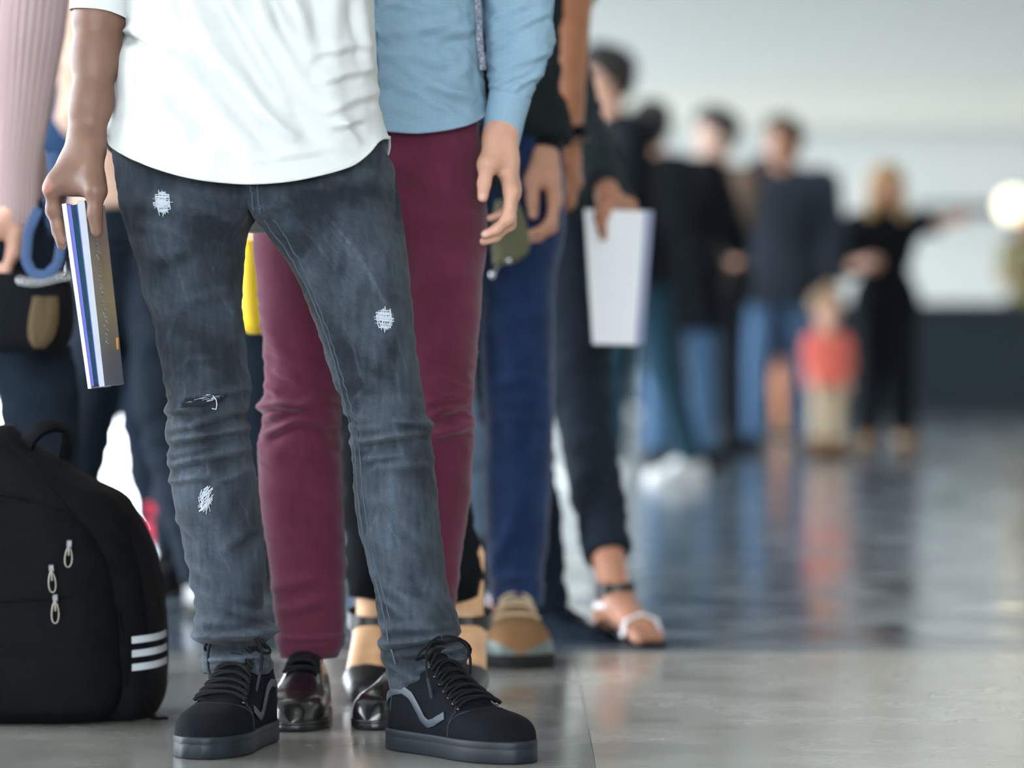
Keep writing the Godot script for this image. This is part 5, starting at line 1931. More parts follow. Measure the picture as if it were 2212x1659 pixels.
# ---------------------------------------------------------------- the woman in strapped heels with the yellow bag
func heels_woman() -> void:
	var base := at(900, 723, 6.42) * Vector3(1, 0, 1)
	var lo := func(x: float, y: float, d: float) -> Vector3: return at(x, y, d) - base
	var o := {
		"label": "person in black trousers and strapped black heels, half hidden by burgundy trousers", "at": base, "tall": 1.68, "skin": c8(214, 166, 124), "hair_mat": mats.hair_brown, "hair": "long", "cell": 0.017,
		"top_mat": mats.slate_cloth, "top": "sweater", "sleeve": 1.2, "hem": 0.92, "leg_mat": mats.black_cloth, "legs": "trousers", "leg_ease": 0.004, "thin": 0.014, "leg_end": 0.80, "shoulders": 0.18,
		"J": {
			"elL": lo.call(590, 160, 6.45), "wrL": lo.call(542, 470, 6.42), "shR": lo.call(1050, -160, 6.43), "elR": lo.call(1020, 150, 6.45), "wrR": lo.call(900, 260, 6.32),
			"hipL": lo.call(790, 360, 6.42), "hipR": lo.call(925, 360, 6.42), "kneeL": lo.call(800, 860, 6.41), "kneeR": lo.call(896, 860, 6.41), "ankL": lo.call(806, 1352, 6.40), "ankR": lo.call(1008, 1352, 6.41),
		},
	}
	var w := person(o)
	for e in [[806, 6.40], [1008, 6.41]]:
		# the arched foot goes down from the ankle to the ball; shoe, strap and heel around it
		var a: Vector3 = lo.call(e[0], 1352, e[1])
		var ball := Vector3(a.x - 0.003, 0.030, a.z + 0.150)
		var heel := Vector3(a.x, 0.075, a.z - 0.035)
		var fd := Field.new(Vector3(a.x - 0.08, -0.01, a.z - 0.11), Vector3(a.x + 0.08, a.y + 0.17, a.z + 0.27), 0.0055)
		fd.bone(a + Vector3(0, 0.12, -0.004), a, 0.031, 0.028, 0.01)
		fd.bone(a, heel, 0.028, 0.025, 0.02)
		fd.bone(a + Vector3(-0.010, -0.012, 0.012), ball + Vector3(-0.018, 0.012, 0), 0.024, 0.020, 0.015)
		fd.bone(a + Vector3(0.010, -0.012, 0.012), ball + Vector3(0.018, 0.012, 0), 0.024, 0.020, 0.015)
		fd.bone(heel, ball, 0.022, 0.018, 0.03)
		fd.bone(ball + Vector3(-0.018, 0, 0), ball + Vector3(-0.014, -0.010, 0.055), 0.018, 0.012, 0.01)
		fd.bone(ball + Vector3(0.018, 0, 0), ball + Vector3(0.012, -0.010, 0.048), 0.018, 0.012, 0.01)
		var foot := fd.skin()
		tint(foot, c8(214, 166, 124).srgb_to_linear())
		part("foot", foot, mat(Color.WHITE, 0.5, {"vc": true}), w)
		var shoe := Node3D.new()
		shoe.name = "heeled_shoe"
		w.add_child(shoe, true)
		var tf := Field.new(Vector3(a.x - 0.09, -0.01, a.z - 0.13), Vector3(a.x + 0.09, 0.14, a.z + 0.30), 0.0055)
		tf.bone(ball + Vector3(-0.016, 0.004, 0.004), ball + Vector3(-0.012, -0.008, 0.066), 0.027, 0.020, 0.02)
		tf.bone(ball + Vector3(0.016, 0.004, 0.004), ball + Vector3(0.010, -0.008, 0.062), 0.027, 0.020, 0.02)
		tf.cut(Vector3(0, 0.004, 0), Vector3.DOWN)
		part("toe_box", tf.skin(), mats.heel_leather, shoe)
		var s := Shape.new()
		s.tube(PackedVector3Array([heel + Vector3(0, -0.020, -0.012), Vector3(heel.x, 0.001, heel.z - 0.020)]), 0.016, 10, 0.006)
		part("heel", s, mats.heel_leather, shoe)
		s = Shape.new()
		var sole_path := PackedVector3Array([heel + Vector3(0, -0.022, -0.012), heel.lerp(ball, 0.4) + Vector3(0, -0.026, 0), ball + Vector3(0, -0.024, 0), ball + Vector3(0, -0.025, 0.06)])
		part("sole", strip(sole_path, PackedVector3Array([Vector3.UP, Vector3.UP, Vector3.UP, Vector3.UP]), 0.058, 0.008), mats.heel_leather, shoe)
		for y in [[0.012, 0.043]]:
			s = Shape.new()
			var ring := []
			for h in [-0.014, 0.0, 0.014]:
				var r := PackedVector3Array()
				for i in 32:
					var q := TAU * i / 32.0
					r.append(a + Vector3(cos(q) * (y[1] + 0.001), y[0] + h - 0.008 * sin(q), sin(q) * (y[1] + 0.003) - 0.004))
				ring.append(r)
			s.rings(ring, true, false, false)
			part("ankle_strap", s, mats.heel_leather, shoe)
	# yellow bag on her arm, seen between the jeans
	var bag := thing("tote_bag", "bright yellow bag hanging between the grey and the burgundy legs", "bag", at(545, 724, 6.30))
	var s2 := Shape.new()
	var list := []
	for q in [[540, 520, 26, 0.030], [543, 560, 34, 0.045], [544, 620, 40, 0.055], [548, 670, 42, 0.06], [556, 705, 36, 0.055], [562, 722, 24, 0.035]]:
		var ring := PackedVector3Array()
		for i in 40:
			var a := TAU * i / 40.0
			var p := at(q[0] + q[2] * cos(a), q[1], 6.30)
			p.z += sin(a) * q[3]
			ring.append(p - bag.position)
		list.append(ring)
	s2.rings(thicken_rows(list, 5))
	part("body", s2, mats.yellow, bag)
	s2 = Shape.new()
	s2.tube(PackedVector3Array([at(526, 530, 6.30) - bag.position, at(530, 490, 6.33) - bag.position, at(540, 470, 6.36) - bag.position, at(556, 492, 6.33) - bag.position, at(558, 530, 6.30) - bag.position]), 0.005, 8)
	part("handle", s2, mats.yellow, bag)


# ---------------------------------------------------------------- the others in the queue
func queue_rest() -> void:
	# bare forearm with watch and bracelet
	var base := at(985, 723, 7.55) * Vector3(1, 0, 1)
	var lo := func(x: float, y: float, d: float) -> Vector3: return at(x, y, d) - base
	var wr: Vector3 = lo.call(1228, 300, 7.36)
	var fingers := relaxed_hand(wr, Vector3(0.10, -0.97, 0.2).normalized(), Vector3(-0.97, -0.1, 0.2).normalized(), Vector3(-0.2, 0.2, 0.95).normalized(), 0.95, 1.15)
	var p5 := person({
		"label": "person with bare brown forearm, watch and bracelet, behind the charcoal jacket", "at": base, "tall": 1.80, "skin": c8(158, 104, 74), "hair_mat": mats.hair_dark, "cell": 0.018,
		"fingersR": fingers, "hand_cellR": 0.0045, "top_mat": mats.beige_cloth, "top": "shirt", "sleeve": 0.9, "hem": 0.95, "leg_mat": mats.dark_jeans, "legs": "jeans", "shoe_mat": mats.dark_jeans, "sole_mat": mats.dark_sole, "shoe": "sneaker", "toeR": 0.75,
		"J": {"wrR": wr, "elR": lo.call(1236, -10, 7.50), "shR": lo.call(1222, -270, 7.55), "kneeR": lo.call(1110, 860, 7.54), "ankR": lo.call(1168, 1320, 7.56)},
	})
	var s := Shape.new()
	var ring := []
	for h in [-0.012, 0.012]:
		var r := PackedVector3Array()
		for i in 32:
			var q := TAU * i / 32.0
			r.append(wr + Vector3(cos(q) * 0.034, 0.010 + h + 0.006 * cos(q), sin(q) * 0.032))
		ring.append(r)
	s.rings(ring, true, false, false)
	part("watch_strap", s, mats.black_cloth, p5)
	s = Shape.new()
	s.ball(wr + Vector3(-0.020, 0.008, 0.028), Vector3(0.012, 0.013, 0.006), 16)
	part("watch_case", s, mats.metal, p5)
	var beads := Shape.new()
	for i in 22:
		var q := TAU * i / 22.0
		beads.ball(wr + Vector3(cos(q) * 0.036, -0.016 + 0.014 * cos(q), sin(q) * 0.034), Vector3.ONE * 0.005, 8)
	part("bead_bracelet", beads, mats.wood_bead, p5)

	# slim black trousers, sandals and a white folder
	base = at(1205, 723, 8.05) * Vector3(1, 0, 1)
	wr = lo.call(0, 0, 0)
	var l6 := func(x: float, y: float, d: float) -> Vector3: return at(x, y, d) - base
	wr = l6.call(1314, 425, 7.62)
	var f6 := [
		PackedVector3Array([l6.call(1336, 462, 7.652), l6.call(1340, 500, 7.657), l6.call(1338, 525, 7.657), l6.call(1334, 545, 7.657)]),
		PackedVector3Array([l6.call(1348, 458, 7.660), l6.call(1356, 498, 7.664), l6.call(1356, 526, 7.664), l6.call(1352, 548, 7.664)]),
		PackedVector3Array([l6.call(1358, 450, 7.664), l6.call(1370, 486, 7.668), l6.call(1372, 512, 7.668), l6.call(1368, 532, 7.668)]),
		PackedVector3Array([l6.call(1364, 440, 7.668), l6.call(1378, 468, 7.672), l6.call(1382, 488, 7.672), l6.call(1380, 506, 7.672)]),
		PackedVector3Array([l6.call(1302, 440, 7.598), l6.call(1298, 468, 7.580), l6.call(1300, 492, 7.574), l6.call(1304, 512, 7.574)]),
	]
	var p6 := person({
		"label": "person in slim black trousers and strappy sandals, carrying a white folder", "at": base, "tall": 1.72, "skin": c8(176, 122, 96), "hair_mat": mats.hair_dark, "hair": "long", "cell": 0.018,
		"fingersR": f6, "hand_cellR": 0.0045, "top_mat": mats.slate_cloth, "top": "jacket", "sleeve": 1.93, "hem": 0.84, "ease": 0.006, "shoulders": 0.17, "leg_mat": mats.black_blue, "legs": "trousers", "leg_ease": 0.004, "leg_end": 0.72,
		"J": {"wrR": wr, "elR": l6.call(1240, 240, 7.90), "shR": l6.call(1160, -30, 8.05), "shL": l6.call(970, -60, 8.05), "hipR": l6.call(1234, 450, 8.05), "hipL": l6.call(1130, 450, 8.05), "kneeR": l6.call(1254, 860, 7.80), "ankR": l6.call(1330, 1292, 7.42), "kneeL": l6.call(1120, 850, 8.1), "ankL": l6.call(1110, 1230, 8.3),
			"neck": l6.call(1070, -110, 8.05), "head": l6.call(1070, -280, 8.03), "chest": l6.call(1075, 60, 8.05), "waist": l6.call(1130, 250, 8.05), "pelvis": l6.call(1180, 390, 8.05)},
	})
	for e in [[l6.call(1330, 1292, 7.42), 0.42, l6.call(1254, 860, 7.80)], [l6.call(1110, 1230, 8.3), -0.1, l6.call(1120, 850, 8.1)]]:
		sandal(p6, e[0], e[1], c8(176, 122, 96), (e[2] - e[0]).normalized() * 0.17)
	var fo := thing("document_folder", "white document folder with a grey spine held at the side", "folder", at(1330, 745, 7.60))
	var fp := fo.position
	var near := [at(1262, 452, 7.588) - fp, at(1394, 456, 7.588) - fp, at(1372, 744, 7.588) - fp, at(1280, 742, 7.588) - fp]
	s = Shape.new()
	s.hexa(near + [near[0] + Vector3(0.002, 0, -0.004), near[1] + Vector3(0.002, 0, -0.004), near[2] + Vector3(0.002, 0, -0.004), near[3] + Vector3(0.002, 0, -0.004)])
	part("front_cover", s, mats.paper_white, fo)
	s = Shape.new()
	var far := []
	for q in near:
		far.append(q + Vector3(0.004, -0.002, -0.006))
	s.hexa(far + [far[0] + Vector3(0.004, 0, -0.012), far[1] + Vector3(0.004, 0, -0.012), far[2] + Vector3(0.004, 0, -0.012), far[3] + Vector3(0.004, 0, -0.012)])
	part("sheets", s, mats.wall_white, fo)
	s = Shape.new()
	var sp := [at(1394, 454, 7.586) - fp, at(1412, 456, 7.600) - fp, at(1390, 744, 7.600) - fp, at(1372, 746, 7.586) - fp]
	s.hexa(sp + [sp[0] + Vector3(0, 0, -0.02), sp[1] + Vector3(0, 0, -0.01), sp[2] + Vector3(0, 0, -0.01), sp[3] + Vector3(0, 0, -0.02)])
	part("spine", s, mats.lilac_grey, fo)

	# pink ribbed knit at the left edge, with her bag
	base = at(-120, 723, 6.75) * Vector3(1, 0, 1)
	var l7 := func(x: float, y: float, d: float) -> Vector3: return at(x, y, d) - base
	var p7 := person({
		"label": "person in pale pink ribbed knit at the left edge", "at": base, "tall": 1.70, "skin": c8(206, 160, 140), "hair_mat": mats.hair_brown, "hair": "long", "cell": 0.018,
		"top_mat": mats.pink_knit, "top": "sweater", "sleeve": 0.3, "slimR": 0.014, "ease": 0.014, "hem": 0.88, "leg_mat": mats.dark_jeans, "legs": "jeans", "shoe_mat": mats.black_cloth, "sole_mat": mats.dark_sole,
		"J": {"shR": l7.call(95, -230, 6.75), "elR": l7.call(68, 100, 6.60), "wrR": l7.call(36, 440, 6.60), "hipR": l7.call(-30, 380, 6.75), "kneeR": l7.call(85, 850, 6.73), "ankR": l7.call(120, 1370, 6.75)},
	})
	s = Shape.new()
	var list := []
	for q in [[95, -260, 72], [92, -120, 74], [76, 0, 72], [68, 80, 70], [58, 180, 62], [48, 280, 52], [40, 360, 46], [38, 420, 44], [38, 470, 38], [36, 490, 30]]:
		var r := PackedVector3Array()
		for i in 160:
			var a := TAU * i / 160.0
			var rib := 1.0 + 0.055 * cos(a * 26.0)
			var p := at(q[0] + q[2] * rib * cos(a), q[1], lerpf(6.72, 6.60, smoothstep(-260, 100, q[1])))
			p.z += sin(a) * q[2] * rib * 6.7 / LENS
			r.append(p - base)
		list.append(r)
	s.rings(thicken_rows(list, 4), true, true, false)
	part("ribbed_sleeve", s, mats.pink_knit, p7)
	var hb := thing("shoulder_bag", "dark shoulder bag with blue strap and metal chain at the left edge", "bag", at(60, 770, 6.50))
	var hp := hb.position
	s = Shape.new()
	list = []
	for q in [[50, 590, 92, 0.03], [52, 620, 104, 0.045], [50, 680, 108, 0.055], [46, 735, 104, 0.055], [40, 762, 80, 0.04]]:
		var r := PackedVector3Array()
		for i in 48:
			var a := TAU * i / 48.0
			var cx := signf(cos(a)) * pow(absf(cos(a)), 0.6)
			var p := at(q[0] + q[2] * cx, q[1], 6.50)
			p.z += signf(sin(a)) * pow(absf(sin(a)), 0.6) * q[3]
			r.append(p - hp)
		list.append(r)
	s.rings(thicken_rows(list, 4))
	part("bag_body", s, mats.black_cloth, hb)
	s = Shape.new()
	list = []
	for q in [[100, 640, 26, 0.004], [96, 690, 34, 0.012], [88, 730, 28, 0.012], [84, 752, 12, 0.006]]:
		var r := PackedVector3Array()
		for i in 32:
			var a := TAU * i / 32.0
			var p := at(q[0] + q[2] * cos(a), q[1], 6.44)
			p.z += sin(a) * q[3]
			p += Vector3(cos(a), 0, sin(a)) * 0.006 * fine.get_noise_3d(p.x * 300, p.y * 300, p.z * 300)
			r.append(p - hp)
		list.append(r)
	s.rings(thicken_rows(list, 6))
	part("fur_trim", s, mats.fur, hb)
	var loop := PackedVector3Array()
	var nn := PackedVector3Array()
	for q in [[112, 330], [128, 440], [134, 520], [126, 570], [100, 596], [70, 590], [56, 560], [62, 500], [84, 450]]:
		loop.append(at(q[0], q[1], 6.42) - hp)
		nn.append(Vector3(0.3, 0.1, 1))
	var cv := Curve3D.new()
	for q in loop:
		cv.add_point(q)
	var lp := PackedVector3Array()
	nn = PackedVector3Array()
	for k in 40:
		lp.append(cv.sample_baked(cv.get_baked_length() * k / 39.0))
		nn.append(Vector3(0.3, 0.1, 1))
	part("strap", strip(lp, nn, 0.018, 0.004), mats.blue_strap, hb)
	s = Shape.new()
	for k in 17:
		var t := k / 16.0
		var p := at(lerpf(44, 142, t), 606 - 14.0 * sin(t * 2.4) * t + 8.0 * sin(PI * t), 6.42) - hp
		var link := PackedVector3Array()
		for i in 11:
			var a := TAU * i / 10.0
			link.append(p + (Vector3(cos(a) * 0.006, sin(a) * 0.007, 0) if k % 2 == 0 else Vector3(cos(a) * 0.006, 0, sin(a) * 0.007)))
		s.tube(link, 0.0017, 5)
	part("chain", s, mats.metal, hb)

	# dark jeans and beige top behind the notebooks
	person({
		"label": "person in beige top and black trousers with black boots, behind the notebooks", "at": at(336, 723, 8.2) * Vector3(1, 0, 1), "tall": 1.68, "skin": c8(204, 158, 136), "hair_mat": mats.hair_brown, "hair": "long", "cell": 0.018,
		"top_mat": mats.nude_cloth, "top": "top", "sleeve": 1.9, "hem": 0.93, "leg_mat": mats.black_blue, "legs": "trousers", "leg_ease": 0.008, "shoe_mat": mats.heel_leather, "sole_mat": mats.dark_sole, "shoe": "boot", "stepL": -0.1, "stepR": 0.1, "outR": 0.03, "outL": 0.14, "shoulders": 0.135, "toeR": 0.3, "armL": 0.5, "foreL": 1.4, "crossL": -0.5, "awayL": 0.03, "armR": 0.5, "foreR": 1.4, "crossR": -0.5, "awayR": 0.03,
		"shoe_style": {"high": [[0.0, 0.05], [0.03, 0.11], [0.12, 0.14], [0.28, 0.14], [0.36, 0.12], [0.46, 0.08], [0.58, 0.055], [0.72, 0.045], [0.88, 0.038], [0.96, 0.026], [1.0, 0.006]], "laces": false},
		"J": {"hipR": Vector3(0.02, 0.86, 0.0), "kneeR": Vector3(0.02, 0.47, 0.06)},
	})
	# dark blue jacket, dark jeans with red socks, walking
	person({
		"label": "person in dark blue jacket with red socks and white sneakers, stepping behind the backpack", "at": at(165, 723, 9.7) * Vector3(1, 0, 1), "tall": 1.78, "skin": c8(200, 150, 124), "hair_mat": mats.hair_dark, "cell": 0.019,
		"top_mat": mats.denim_jacket, "top": "jacket", "hem": 0.86, "leg_mat": mats.dark_jeans, "legs": "jeans", "leg_ease": 0.004, "leg_end": 0.82, "shoe_mat": mats.white_sole, "sole_mat": mats.white_sole, "shoe": "sneaker", "stepR": 0.16, "stepL": -0.2, "outR": 0.14, "toeR": 0.5,
		"shoe_style": {"lace_mat": mats.blue_jeans},
	}).add_child(sock(Vector3(0.234, 0.085, 0.162), mats.red_knit), true)
	# two more people whose legs show in the gaps
	person({
		"label": "person in dark navy jeans seen through the gap beside the burgundy leg", "at": at(480, 723, 8.95) * Vector3(1, 0, 1), "tall": 1.74, "skin": c8(204, 158, 136), "hair_mat": mats.hair_dark, "cell": 0.019,
		"top_mat": mats.slate_cloth, "top": "sweater", "leg_mat": mats.dark_jeans, "legs": "jeans", "shoe_mat": mats.black_cloth, "sole_mat": mats.dark_sole,
	})
	person({
		"label": "person in taupe trousers seen between the grey jeans and the burgundy leg", "at": at(830, 723, 9.7) * Vector3(1, 0, 1), "tall": 1.72, "skin": c8(204, 158, 136), "hair_mat": mats.hair_brown, "hair": "long", "cell": 0.019,
		"top_mat": mats.black_cloth, "top": "sweater", "leg_mat": mats.taupe_cloth, "legs": "trousers", "leg_end": 0.86, "shoe_mat": mats.pale_blue, "sole_mat": mats.white_sole,
	})

	person({
		"label": "person in grey blue jeans seen as a strip between the burgundy and the navy leg", "at": at(952, 723, 9.4) * Vector3(1, 0, 1), "tall": 1.76, "skin": c8(190, 144, 122), "hair_mat": mats.hair_dark, "cell": 0.019,
		"top_mat": mats.charcoal, "top": "sweater", "leg_mat": mats.faded_jeans, "legs": "jeans", "shoe_mat": mats.black_cloth, "sole_mat": mats.dark_sole,
	})


func sock(a: Vector3, m: Material) -> MeshInstance3D:
	var s := Shape.new()
	var list := []
	for q in [[-0.01, 0.045], [0.03, 0.043], [0.08, 0.046], [0.10, 0.046]]:
		var r := PackedVector3Array()
		for i in 24:
			var t := TAU * i / 24.0
			r.append(a + Vector3(cos(t) * q[1], q[0], sin(t) * q[1]))
		list.append(r)
	s.rings(list)
	var o := MeshInstance3D.new()
	o.name = "sock"
	o.mesh = s.mesh()
	o.material_override = m
	return o


func sandal(parent: Node3D, a: Vector3, yaw: float, col: Color, shin: Vector3) -> void:
	# a bare foot raised on a heel, with five toes, ankle strap and toe strap
	var turn := Basis.from_euler(Vector3(0, yaw, 0))
	var low := a.y
	var fd := Field.new(Vector3(a.x - 0.17, -0.01, a.z - 0.14), Vector3(a.x + 0.19, a.y + 0.24, a.z + 0.27), 0.005)
	var p := func(x: float, y: float, z: float) -> Vector3: return Vector3(a.x, 0, a.z) + turn * Vector3(x, 0, z) + Vector3(0, y, 0)
	fd.bone(a + shin, a, 0.036, 0.030, 0.01)
	fd.bone(a, p.call(0, low - 0.035, -0.035), 0.031, 0.027, 0.02)
	fd.bone(a + Vector3(0, -0.008, 0), p.call(-0.016, 0.040, 0.115), 0.030, 0.017, 0.02)
	fd.bone(a + Vector3(0, -0.008, 0), p.call(0.016, 0.038, 0.11), 0.030, 0.017, 0.02)
	fd.bone(p.call(0, low - 0.035, -0.035), p.call(0, 0.034, 0.11), 0.022, 0.017, 0.03)
	for i in 5:
		var x := -0.030 + i * 0.015
		var l := 0.052 - 0.006 * i
		var r := 0.0115 if i == 0 else 0.0085
		fd.bone(p.call(x * 0.8, 0.034, 0.115), p.call(x, 0.020, 0.115 + l), r + 0.003, r, 0.005)
	var foot := fd.skin()
	tint(foot, col.srgb_to_linear())
	part("foot", foot, mat(Color.WHITE, 0.5, {"vc": true}), parent)
	var n := Node3D.new()
	n.name = "sandal"
	parent.add_child(n, true)
	part("sole", strip(PackedVector3Array([p.call(0, low - 0.066, -0.055), p.call(0, low * 0.55, 0.02), p.call(0, 0.010, 0.09), p.call(0, 0.004, 0.175)]), PackedVector3Array([Vector3.UP, Vector3.UP, Vector3.UP, Vector3.UP]), 0.066, 0.007), mats.heel_leather, n)
	var s := Shape.new()
	s.tube(PackedVector3Array([p.call(0, low - 0.065, -0.05), p.call(0, 0.001, -0.062)]), 0.014, 10, 0.006)
	part("heel", s, mats.heel_leather, n)
	for q in [[0.014, 0.041, 0.034], [-0.014, 0.043, 0.012]]:
		s = Shape.new()
		var ring := []
		for h in [-q[2] * 0.5, q[2] * 0.5]:
			var r := PackedVector3Array()
			for i in 32:
				var t := TAU * i / 32.0
				r.append(a + turn * Vector3(cos(t) * q[1], q[0] + h, sin(t) * q[1] - 0.003))
			ring.append(r)
		s.rings(ring, true, false, false)
		part("ankle_strap", s, mats.heel_leather if q[0] > 0.0 else mats.paper_white, n)
	s = Shape.new()
	s.tube(PackedVector3Array([p.call(-0.044, 0.022, 0.12), p.call(-0.034, 0.052, 0.115), p.call(0, 0.064, 0.112), p.call(0.034, 0.052, 0.112), p.call(0.044, 0.020, 0.115)]), 0.004, 8, -1.0, 2.2)
	part("toe_strap", s, mats.paper_white, n)


# ---------------------------------------------------------------- black backpack
func backpack() -> void:
	var d := 6.00
	var bp := thing("backpack", "black backpack with three white stripes standing on the floor", "backpack", at(90, 723, d) * Vector3(1, 0, 1))
	var b := bp.position
	var rows := [[918, -44, 24, 0.03], [935, -80, 40, 0.06], [958, -112, 66, 0.085], [985, -140, 112, 0.10], [1012, -160, 156, 0.112], [1040, -182, 208, 0.12], [1062, -196, 254, 0.125], [1100, -214, 287, 0.13], [1150, -228, 313, 0.135], [1220, -236, 335, 0.14], [1300, -240, 349, 0.142], [1390, -242, 355, 0.142], [1470, -240, 352, 0.14], [1520, -230, 340, 0.135], [1545, -214, 322, 0.125], [1556, -190, 300, 0.11]]
	var s := Shape.new()
	var list := []
	for k in 130:
		var y := lerpf(918, 1556, k / 129.0)
		var xl := curve(rows, y, 1)
		var xr := curve(rows, y, 2)
		var rz := curve(rows, y, 3)
		var ring := PackedVector3Array()
		for i in 96:
			var a := TAU * i / 96.0
			var cx := signf(cos(a)) * pow(absf(cos(a)), 0.62)
			var cz := signf(sin(a)) * pow(absf(sin(a)), 0.66)
			var p := at((xl + xr) * 0.5 + (xr - xl) * 0.5 * cx, y, d)
			p.z += rz * cz
			p += Vector3(cos(a), 0, sin(a)) * (0.004 * coarse.get_noise_3d(p.x * 40, p.y * 40, p.z * 40) + 0.004 * ridged.get_noise_3d(p.x * 40, p.y * 60, p.z * 40))
			ring.append(p - b)
		list.append(ring)
	s.rings(list)
	part("main_compartment", s, mats.pack_nylon, bp)
	# front pocket, bulging towards the viewer
	var front := [[1060, -60, 110, 0.02], [1090, -110, 160, 0.05], [1130, -140, 196, 0.07], [1200, -160, 236, 0.085], [1290, -170, 258, 0.095], [1400, -172, 268, 0.10], [1500, -168, 266, 0.098], [1540, -150, 250, 0.085], [1556, -120, 220, 0.06]]
	s = Shape.new()
	list = []
	for k in 90:
		var y := lerpf(1060, 1556, k / 89.0)
		var xl := curve(front, y, 1)
		var xr := curve(front, y, 2)
		var rz := curve(front, y, 3)
		var ring := PackedVector3Array()
		for i in 72:
			var a := TAU * i / 72.0
			var p := at((xl + xr) * 0.5 + (xr - xl) * 0.5 * signf(cos(a)) * pow(absf(cos(a)), 0.6), y, d - 0.085)
			p.z += rz * signf(sin(a)) * pow(absf(sin(a)), 0.7)
			p += Vector3(cos(a), 0, sin(a)) * 0.003 * coarse.get_noise_3d(p.x * 50, p.y * 50, p.z * 50)
			ring.append(p - b)
		list.append(ring)
	s.rings(list)
	part("front_pocket", s, mats.pack_nylon, bp)
	# side panel and base panel, slightly proud
	for q in [[1130, 1540, 284, "side_panel", mats.pack_panel], [1470, 1552, 190, "base_panel", mats.pack_panel]]:
		s = Shape.new()
		list = []
		for k in 40:
			var y := lerpf(q[0], q[1], k / 39.0)
			var xl := curve(rows, y, 1)
			var xr := curve(rows, y, 2)
			var rz := curve(rows, y, 3)
			var ring := PackedVector3Array()
			for i in 17:
				var a := lerpf(-0.25, 0.55, i / 16.0) if q[3] == "side_panel" else lerpf(-0.2, 0.9, i / 16.0)
				var p := at((xl + xr) * 0.5 + (xr - xl) * 0.5 * signf(cos(a)) * pow(absf(cos(a)), 0.62), y, d)
				p.z += rz * signf(sin(a)) * pow(absf(sin(a)), 0.66)
				p += Vector3(cos(a), 0, sin(a)) * (0.004 if q[3] == "side_panel" else 0.006)
				ring.append(p - b)
			list.append(ring)
		s.rings(list, false)
		part(q[3], s, q[4], bp)
	# piping along the seams of the pocket and the main zip
	for line in [[[40, 962], [90, 1000], [130, 1050], [170, 1100], [215, 1160], [250, 1230], [272, 1310], [284, 1400], [288, 1490], [284, 1548]], [[-60, 1080], [0, 1062], [60, 1066], [110, 1085], [160, 1120], [200, 1165], [232, 1230], [250, 1300], [258, 1400], [258, 1520]], [[-100, 1290], [0, 1282], [80, 1280], [150, 1276], [200, 1268]]]:
		var cv := Curve3D.new()
		for q in line:
			cv.add_point(Vector3(q[0], q[1], 0))
		var path := PackedVector3Array()
		for k in 60:
			var w: Vector3 = cv.sample_baked(cv.get_baked_length() * k / 59.0)
			path.append(on_pack(rows, front, w.x, w.y, d) - b)
		s = Shape.new()
		s.tube(path, 0.0035, 8)
		part("piping", s, mats.pack_edge, bp)
	# zip pulls
	for q in [[176, 1162, -0.05, 46], [141, 1212, 0.06, 48], [150, 1274, 0.0, 50], [1, 1085, 0.1, 44]]:
		var p0 := on_pack(rows, front, q[0], q[1] + 20.0, d) - b + Vector3(0, 20.0 * d / LENS, 0.010)
		var l: float = q[3] * d / LENS
		var pull := Node3D.new()
		pull.name = "zipper_pull"
		bp.add_child(pull, true)
		pull.position = p0
		pull.rotation.z = q[2]
		var w1 := Shape.new()
		w1.box(Vector3(-0.0045, -0.006, -0.003), Vector3(0.0045, 0.006, 0.003), 0.0012)
		part("slider", w1, mats.dark_metal, pull)
		var w2 := Shape.new()
		var lp := PackedVector3Array()
		for k in 21:
			var a := TAU * k / 20.0
			var wide := 0.0055 - 0.0014 * cos(a)
			lp.append(Vector3(sin(a) * wide, -l * 0.5 - 0.004 + cos(a) * l * 0.46, 0.003))
		w2.tube(lp, 0.0017, 6)
		w2.tube(PackedVector3Array([Vector3(0, -0.004, 0.003), Vector3(0, -l * 0.55, 0.003)]), 0.0022, 6)
		part("tab", w2, mats.zip_metal, pull)
	# three printed stripes on the side panel
	for k in 3:
		s = Shape.new()
		list = []
		for i in 13:
			var a := lerpf(0.05, 0.80, i / 12.0)
			var ring := PackedVector3Array()
			for e in [0.0, 15.0]:
				var y: float = 1360.0 + k * 29.0 + e + 8.0 * (a - 0.4)
				var xl := curve(rows, y, 1)
				var xr := curve(rows, y, 2)
				var rz := curve(rows, y, 3)
				var p := at((xl + xr) * 0.5 + (xr - xl) * 0.5 * pow(cos(a), 0.62), y, d)
				p.z += rz * pow(sin(a), 0.66)
				p += Vector3(cos(a), 0, sin(a)) * 0.0055
				ring.append(p - b)
			list.append(ring)
		s.rings(list, false)
		part("stripe", s, mats.print_white, bp)
	# carrying loop and loose strap end
	var hl := PackedVector3Array()
	var hn := PackedVector3Array()
	var hc := Curve3D.new()
	for q in [[62, 970, 0.02], [72, 946, 0.02], [92, 926, 0.015], [118, 918, 0.0], [138, 926, -0.015], [146, 950, -0.02], [140, 992, -0.02]]:
		hc.add_point(at(q[0], q[1], d) + Vector3(0, 0, q[2] + 0.03) - b)
	for k in 30:
		var w: Vector3 = hc.sample_baked(hc.get_baked_length() * k / 29.0)
		hl.append(w)
		hn.append((w - (at(104, 985, d) - b)).normalized())
	part("carry_handle", strip(hl, hn, 0.030, 0.006), mats.pack_nylon, bp)
	hl = PackedVector3Array()
	hn = PackedVector3Array()
	for q in [[300, 1545, 0.10, 0.05], [325, 1552, 0.09, 0.004], [345, 1553, 0.08, 0.003], [362, 1551, 0.08, 0.003]]:
		var p := at(q[0], 723, d - q[2])
		hl.append(Vector3(p.x, q[3], p.z) - b)
		hn.append(Vector3(0, 1, 0.1))
	part("strap_end", strip(hl, hn, 0.016, 0.002), mats.pack_edge, bp)
	s = Shape.new()
